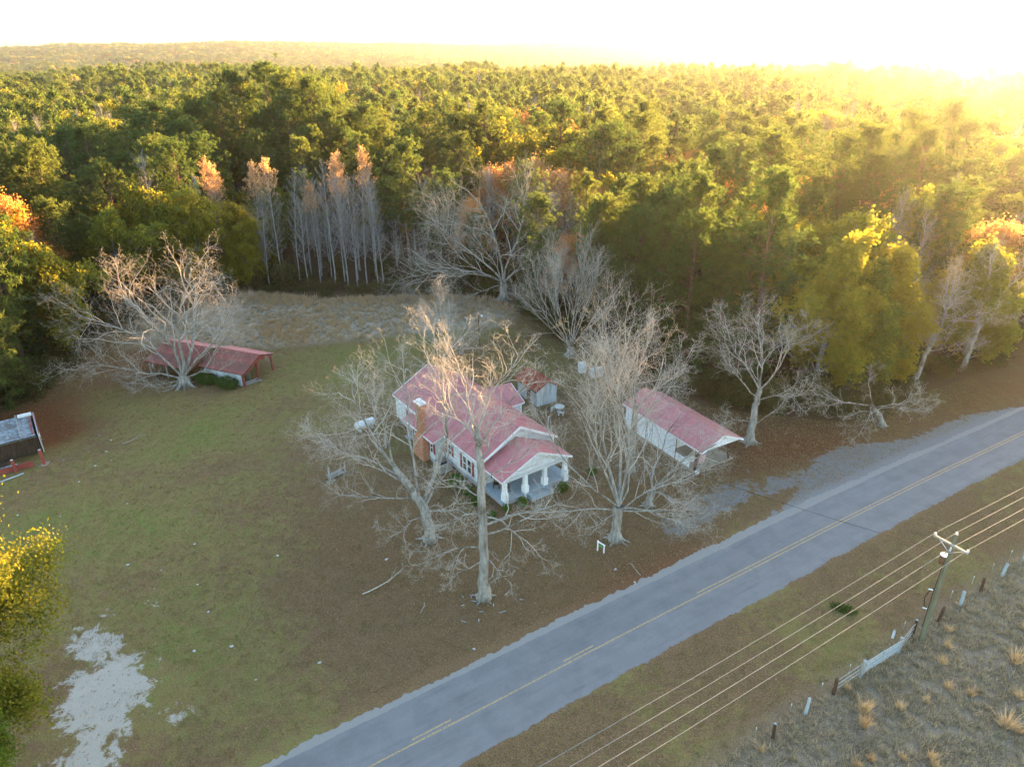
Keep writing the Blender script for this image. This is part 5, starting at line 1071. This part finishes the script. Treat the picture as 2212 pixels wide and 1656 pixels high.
for i, (x, y) in enumerate(((15.66, 31.3), (18.55, 33.1), (21.3, 34.8), (23.9, 36.4), (29.83, 40.5), (35.34, 43.9), (38.08, 45.6), (40.71, 47.2), (43.32, 48.9))):
    m = MB(); m.tube([(0, 0, -.1), (0, 0, .62)], .018, 5); t = thing('marker_stake', 'slim stake with a white insulator on the electric wire along the verge', 'stake', (x, y, 0), 0, 'electric fence stakes'); m.build('rod', M['metal'], t); m = MB(); m.tube([(0, 0, .64), (0, 0, .8)], .03, 6); m.build('insulator', M['tank'], t)
# small white sign frame
t = thing('sign_frame', 'small white post-and-arm sign frame with a green plate on the leafy verge', 'sign', (7.8, 49.7, 0), R(-35))
m = MB(); m.box(-.36, -.27, -.045, .045, -.1, 1.1); m.build('post', M['white'], t); m = MB(); m.box(.27, .36, -.045, .045, -.1, .85); m.build('post', M['white'], t); m = MB(); m.bar((-.4, 0, 1.0), (.4, 0, .84), .08, .08); m.build('crossbar', M['white'], t)
m = MB(); m.box(-.15, .15, -.02, .02, .55, .7); m.build('plate', M['green'], t)
# fallen limbs and stones on the lawn
def stick(x, y, L, a, r, seed, lb, up=.12):
    rg = np.random.RandomState(seed); S = Skel(); q = dict(seg=(7, 4, 3), wig=(.07, .15, .2), trop=(0, 0.01, .0), tip=(.3, .4, .5), n=(4, 3), start=(.5, .3), ang=(28, 35), len=(.35, .5), rr=(.5, .6), minr=.012, leaflev=9)
    grow(S, rg, np.array([0, 0, up]), np.array([math.cos(a), math.sin(a), .01]), L, r, 0, q)
    o = obj('fallen_branch', S.mesh('fallen_branch', [M['twig_pecan']] * 2, (6, 4, 3)), None, (x, y, 0)); tag(o, lb, 'branch')
stick(-12.1, 44.25, 4.0, .72, .07, 1, 'long pale fallen branch lying alone on the open lawn')
stick(-7.2, 42.2, .9, 1.3, .03, 2, 'short dark curved stick below the long fallen branch', .05); stick(-43.6, 68.3, 2.2, .6, .05, 3, 'forked pale branch on the grass below the barn')
stick(-45.2, 81.8, 1.6, .2, .05, 4, 'pale stick beside the foot of the three-trunk pecan', .06); stick(10.8, 46.6, 1.3, 2.2, .03, 5, 'thin bent twig near the road shoulder by the sign frame', .05)
for i, (x, y) in enumerate(((-42.8, 54.9), (-46.98, 55.1), (-23.9, 42.4), (-10.9, 48.7), (-23.4, 38.4), (-20.8, 38.85), (-13.9, 37.3), (-45.4, 69.3), (-47.3, 70.4), (-40.2, 68.3), (-44.6, 66.8), (-44.3, 63.9), (-44.3, 60.8), (-20.5, 49.2), (-28.4, 50.8), (-29.8, 47.3), (-26, 45.5), (-33, 48), (-37.5, 57), (-18, 35.8), (-43.2, 65), (-45.4, 62), (10.2, 45.8), (8.8, 47.4), (-2.8, 38.6))):
    m = MB(); r_ = rb.uniform(.05, .11); m.tube([(0, 0, -.02), (0, 0, r_ * .2), (.01, 0, r_ * .4), (.02, 0, r_ * .5)], [r_, r_ * 1.15, r_ * .7, r_ * .1], 7); o = m.build('stone', M['stone']); o.location = (x, y, 0); o.rotation_euler = (0, 0, rb.uniform(0, 6)); o.scale = (1.5, 1, .6); tag(o, 'small pale stone lying in the lawn grass', 'stone', 'pale stones in the lawn')
for i in range(14):
    a = rb.uniform(0, 6.28); d_ = rb.uniform(.8, 3.2); x, y = -2.28 + math.cos(a) * d_, 43.2 + math.sin(a) * d_ * .7; m = MB(); l = rb.uniform(.12, .3); m.tube([(-l, 0, .03), (0, 0, .045), (l, .02, .03)], .03, 5); o = m.build('wood_chip', M['bluewhitewood' if i % 2 else 'stone']); o.location = (x, y, 0); o.rotation_euler = (0, 0, rb.uniform(0, 6)); tag(o, 'broken pale twig piece on the leaves below the thick front pecan', 'twig', 'twig pieces under the front pecan')
# ------------------------------------------------------------------ grasses
def tuft_mesh(name, seed, n, h, spread, mat, w=.03, fan=.5):
    rg = np.random.RandomState(seed); a = rg.uniform(0, 6.28, n); q = rg.rand(n) ** .7; b0 = np.stack([np.cos(a) * q * spread, np.sin(a) * q * spread, np.zeros(n) - .02], 1)
    d = np.stack([np.cos(a) * q * fan, np.sin(a) * q * fan, np.ones(n)], 1) + rg.randn(n, 3) * .14; l = (h * rg.uniform(.5, 1.1, n))[:, None]; mid = b0 + d * l * .55; tip = b0 + d * l + np.stack([np.cos(a), np.sin(a), -np.ones(n) * .5], 1) * l * .12 * rg.rand(n)[:, None]
    s = np.stack([-np.sin(a + rg.randn(n)), np.cos(a + rg.randn(n)), np.zeros(n)], 1) * w
    V = np.stack([b0 - s, b0 + s, mid + s, mid - s, tip + s * .3, tip - s * .3], 1).reshape(-1, 3); k = np.arange(n)[:, None] * 6
    return npmesh(name, V, np.concatenate([k + np.array([0, 1, 2, 3]), k + np.array([3, 2, 4, 5])]), M[mat])
BR = [tuft_mesh('broomsedge', 500 + k, 90, 1.15, .16, 'broom', .016, .35) for k in range(3)]
for i, (x, y) in enumerate([(23.45, 33.15), (22.96, 31.93), (32.22, 31.93), (36.18, 37.19), (31.38, 34.43), (32.18, 38.68), (24.35, 29.66), (22.32, 29.54), (26.11, 29.66), (15.66, 30.15), (30.14, 35.02), (25.93, 33.29), (28.06, 33.86), (23.16, 34.95), (33.06, 40.24), (21.23, 29.18), (26.01, 29.18), (30.91, 37.19), (32.8, 31.5), (39, 40.5), (34.5, 34.2)]):
    big = i in (0, 1, 2, 3); o = obj('grass_clump', BR[i % 3], None, (x, y, 0), i * .8); s_ = 1.15 if big else .7 + .2 * (i % 3) * .5; o.scale = (s_ * (1.5 if i == 2 else 1), s_ * (1.5 if i == 2 else 1), s_ * (.95 if big else .75))
    tag(o, ('tall upright tan grass clump in the pasture below the gate', 'tan grass clump just below the tallest one near the gate', 'widest tan grass clump near the right bottom corner', 'tall tan grass clump by the right picture edge')[i] if big else 'small tan broomsedge clump in the grey-green pasture', 'grass clump', None if big else 'small pasture grass clumps')
o = obj('weed_patch', tuft_mesh('weed', 520, 260, .32, .7, 'bushleaf', .035, .7), None, (26.2, 42.6, 0), R(-30)); o.scale = (1.3, .7, 1); tag(o, 'dark green weed patch on the verge under the power lines', 'weeds')
def scatter(name, meshes, P, scale, label=None, seed=1, zs=None):
    rg = np.random.RandomState(seed); c = bpy.data.collections.new(name + '_source')
    for k, me in enumerate(meshes): c.objects.link(bpy.data.objects.new('%02d_%s' % (k, name), me))
    n = len(P); pm = bpy.data.meshes.new(name); co = np.zeros((n, 3), np.float32); co[:, :2] = P; co[:, 2] = terrain(P[:, 0], P[:, 1]) + .005; pm.vertices.add(n); pm.vertices.foreach_set('co', co.ravel())
    pm.attributes.new('pick', 'INT', 'POINT').data.foreach_set('value', rg.randint(0, len(meshes), n).astype(np.int32)); pm.attributes.new('turn', 'FLOAT', 'POINT').data.foreach_set('value', rg.uniform(0, 6.28, n).astype(np.float32))
    s = (scale * rg.uniform(.55, 1.25, n)).astype(np.float32); pm.attributes.new('size', 'FLOAT_VECTOR', 'POINT').data.foreach_set('vector', np.stack([s, s, s * (1 if zs is None else zs)], 1).astype(np.float32).ravel())
    o = stuff(obj(name, pm)); md = o.modifiers.new('scatter', 'NODES'); md.node_group = scatter_group(name, c); o['label'] = label; o['category'] = 'ground cover'; return o
rg = np.random.RandomState(9)
M['grassblade'] = leaf('pasture_grass', [(.24, .195, .125), (.32, .265, .175), (.42, .345, .235), (.30, .22, .15)], .25, 1.5)
M['lawnblade'] = leaf('lawn_grass', [(.12, .11, .035), (.19, .165, .06), (.25, .20, .08)], .25, 1.2)
P = rg.uniform((8, 14), (84, 74), (60000, 2)); m_ = inpoly(P[:, 0], P[:, 1], PAST) & (P[:, 0] < P[:, 1] * .82 + 22) & (P[:, 1] > 16); P = P[m_]
scatter('pasture_grass', [tuft_mesh('pasture_tuft', 530 + k, 14, .30, .16, 'grassblade', .014, .9) for k in range(4)], P, 1.0, 'thin dry grey-green pasture grass')
P = rg.uniform((-62, 95), (3, 124), (9000, 2)); d_, _ = pdist(P[:, 0], P[:, 1], np.array([(-60, 119), (-47, 121), (-33, 117.5), (-12, 119.5), (0, 117)])); pr_ = np.exp(-(d_ / 3.2) ** 2) * .5 + .10 + .6 * np.exp(-(((P[:, 0] + 36) / 7) ** 2 + ((P[:, 1] - 104) / 4.5) ** 2))
m_ = inpoly(P[:, 0], P[:, 1], FIELD) & (rg.rand(len(P)) < pr_); scatter('field_grass', [tuft_mesh('field_tuft', 540 + k, 26, .75, .3, 'broom', .025, .3) for k in range(3)], P[m_], .95, 'tall tan broomsedge of the far field')
P = rg.uniform((-62, 95), (3, 124), (14000, 2)); m_ = inpoly(P[:, 0], P[:, 1], FIELD); scatter('field_stubble', [tuft_mesh('stubble', 545 + k, 14, .28, .3, 'grassblade', .03, .9) for k in range(3)], P[m_][:3500], 1.0, 'flattened dry grass of the far field')
# lawn leaf litter and short grass
xq = rg.uniform(-62, 62, 150000); yq = rg.uniform(22, 100, 150000); P = np.c_[xq, yq]; dR, aR = pdist(xq, yq, ROAD)
lit_d = .14 + np.exp(-((xq - 2) ** 2 / 380 + (yq - 50) ** 2 / 160)) + np.exp(-((xq - 26) ** 2 / 260 + (yq - 66) ** 2 / 90)) + .7 * np.exp(-((xq + 42) ** 2 / 90 + (yq - 83) ** 2 / 25))
m_ = inpoly(xq, yq, CLEAR) & ((dR > 4.2) | (dR < -3.6)) & ~inpoly(xq, yq, PAST) & (np.abs(xq) < yq * .82 + 6) & (rg.rand(len(xq)) < lit_d)
lm = []
for k in range(3):
    V, F_ = leaves(rg.uniform((-.3, -.3, .015), (.3, .3, .03), (6, 3)), rg, 1, .03, .085, .85); lm.append(npmesh('litter', V, F_, M['litter']))
scatter('leaf_litter', lm, P[m_], 1.0, 'brown fallen leaves strewn over the yard')
xq = rg.uniform(-62, 62, 120000); yq = rg.uniform(22, 104, 120000); dR, aR = pdist(xq, yq, ROAD); m_ = inpoly(xq, yq, CLEAR) & ((dR > 4.6) | (dR < -3.3)) & ~inpoly(xq, yq, PAST) & ~inpoly(xq, yq, FIELD) & (np.abs(xq) < yq * .82 + 6)
gm_ = ~((np.hypot(xq + 26.5, yq - 33) < 4.8)); scatter('lawn_grass', [tuft_mesh('lawn_tuft', 550 + k, 9, .09, .22, 'lawnblade', .012, 1.0) for k in range(3)], np.c_[xq, yq][m_ & gm_], 1.0, 'short olive lawn grass')
# ------------------------------------------------------------------ leafy tree at the lower left corner
S, V, F_ = hardwood(601, 15.5, 6.2, 18, .165, 1.0, nl=11, spread=.45)
lib_pair('fgoak', S, V, F_, 'bark_pecan', 'fgleaf')
rng = np.random.RandomState(12); t = add_tree('fgoak', -32.8, 28.6, 1.0, .4, 'leafy green and golden tree filling the lower left corner beside the pale gravel', 'tree', 'oak_tree')
t = add_tree('fgoak', -29.8, 24.2, .72, 2.4, 'lower green leafy tree at the very bottom left corner', 'tree', 'oak_tree')
# ------------------------------------------------------------------ haze
hz = MB(); hz.box(-6600, 6600, -450, 6800, -62, 125)
hm_ = bpy.data.materials.new('haze_air'); hm_.use_nodes = True; nt = hm_.node_tree; nt.nodes.remove(nt.nodes['Principled BSDF']); pv = nt.nodes.new('ShaderNodeVolumePrincipled')
pv.inputs['Color'].default_value = (.93, .95, 1, 1); pv.inputs['Density'].default_value = .000055; pv.inputs['Anisotropy'].default_value = .80
nt.links.new(pv.outputs[0], nt.nodes['Material Output'].inputs['Volume'])
ho = hz.build('haze', hm_); ho['kind'] = 'stuff'
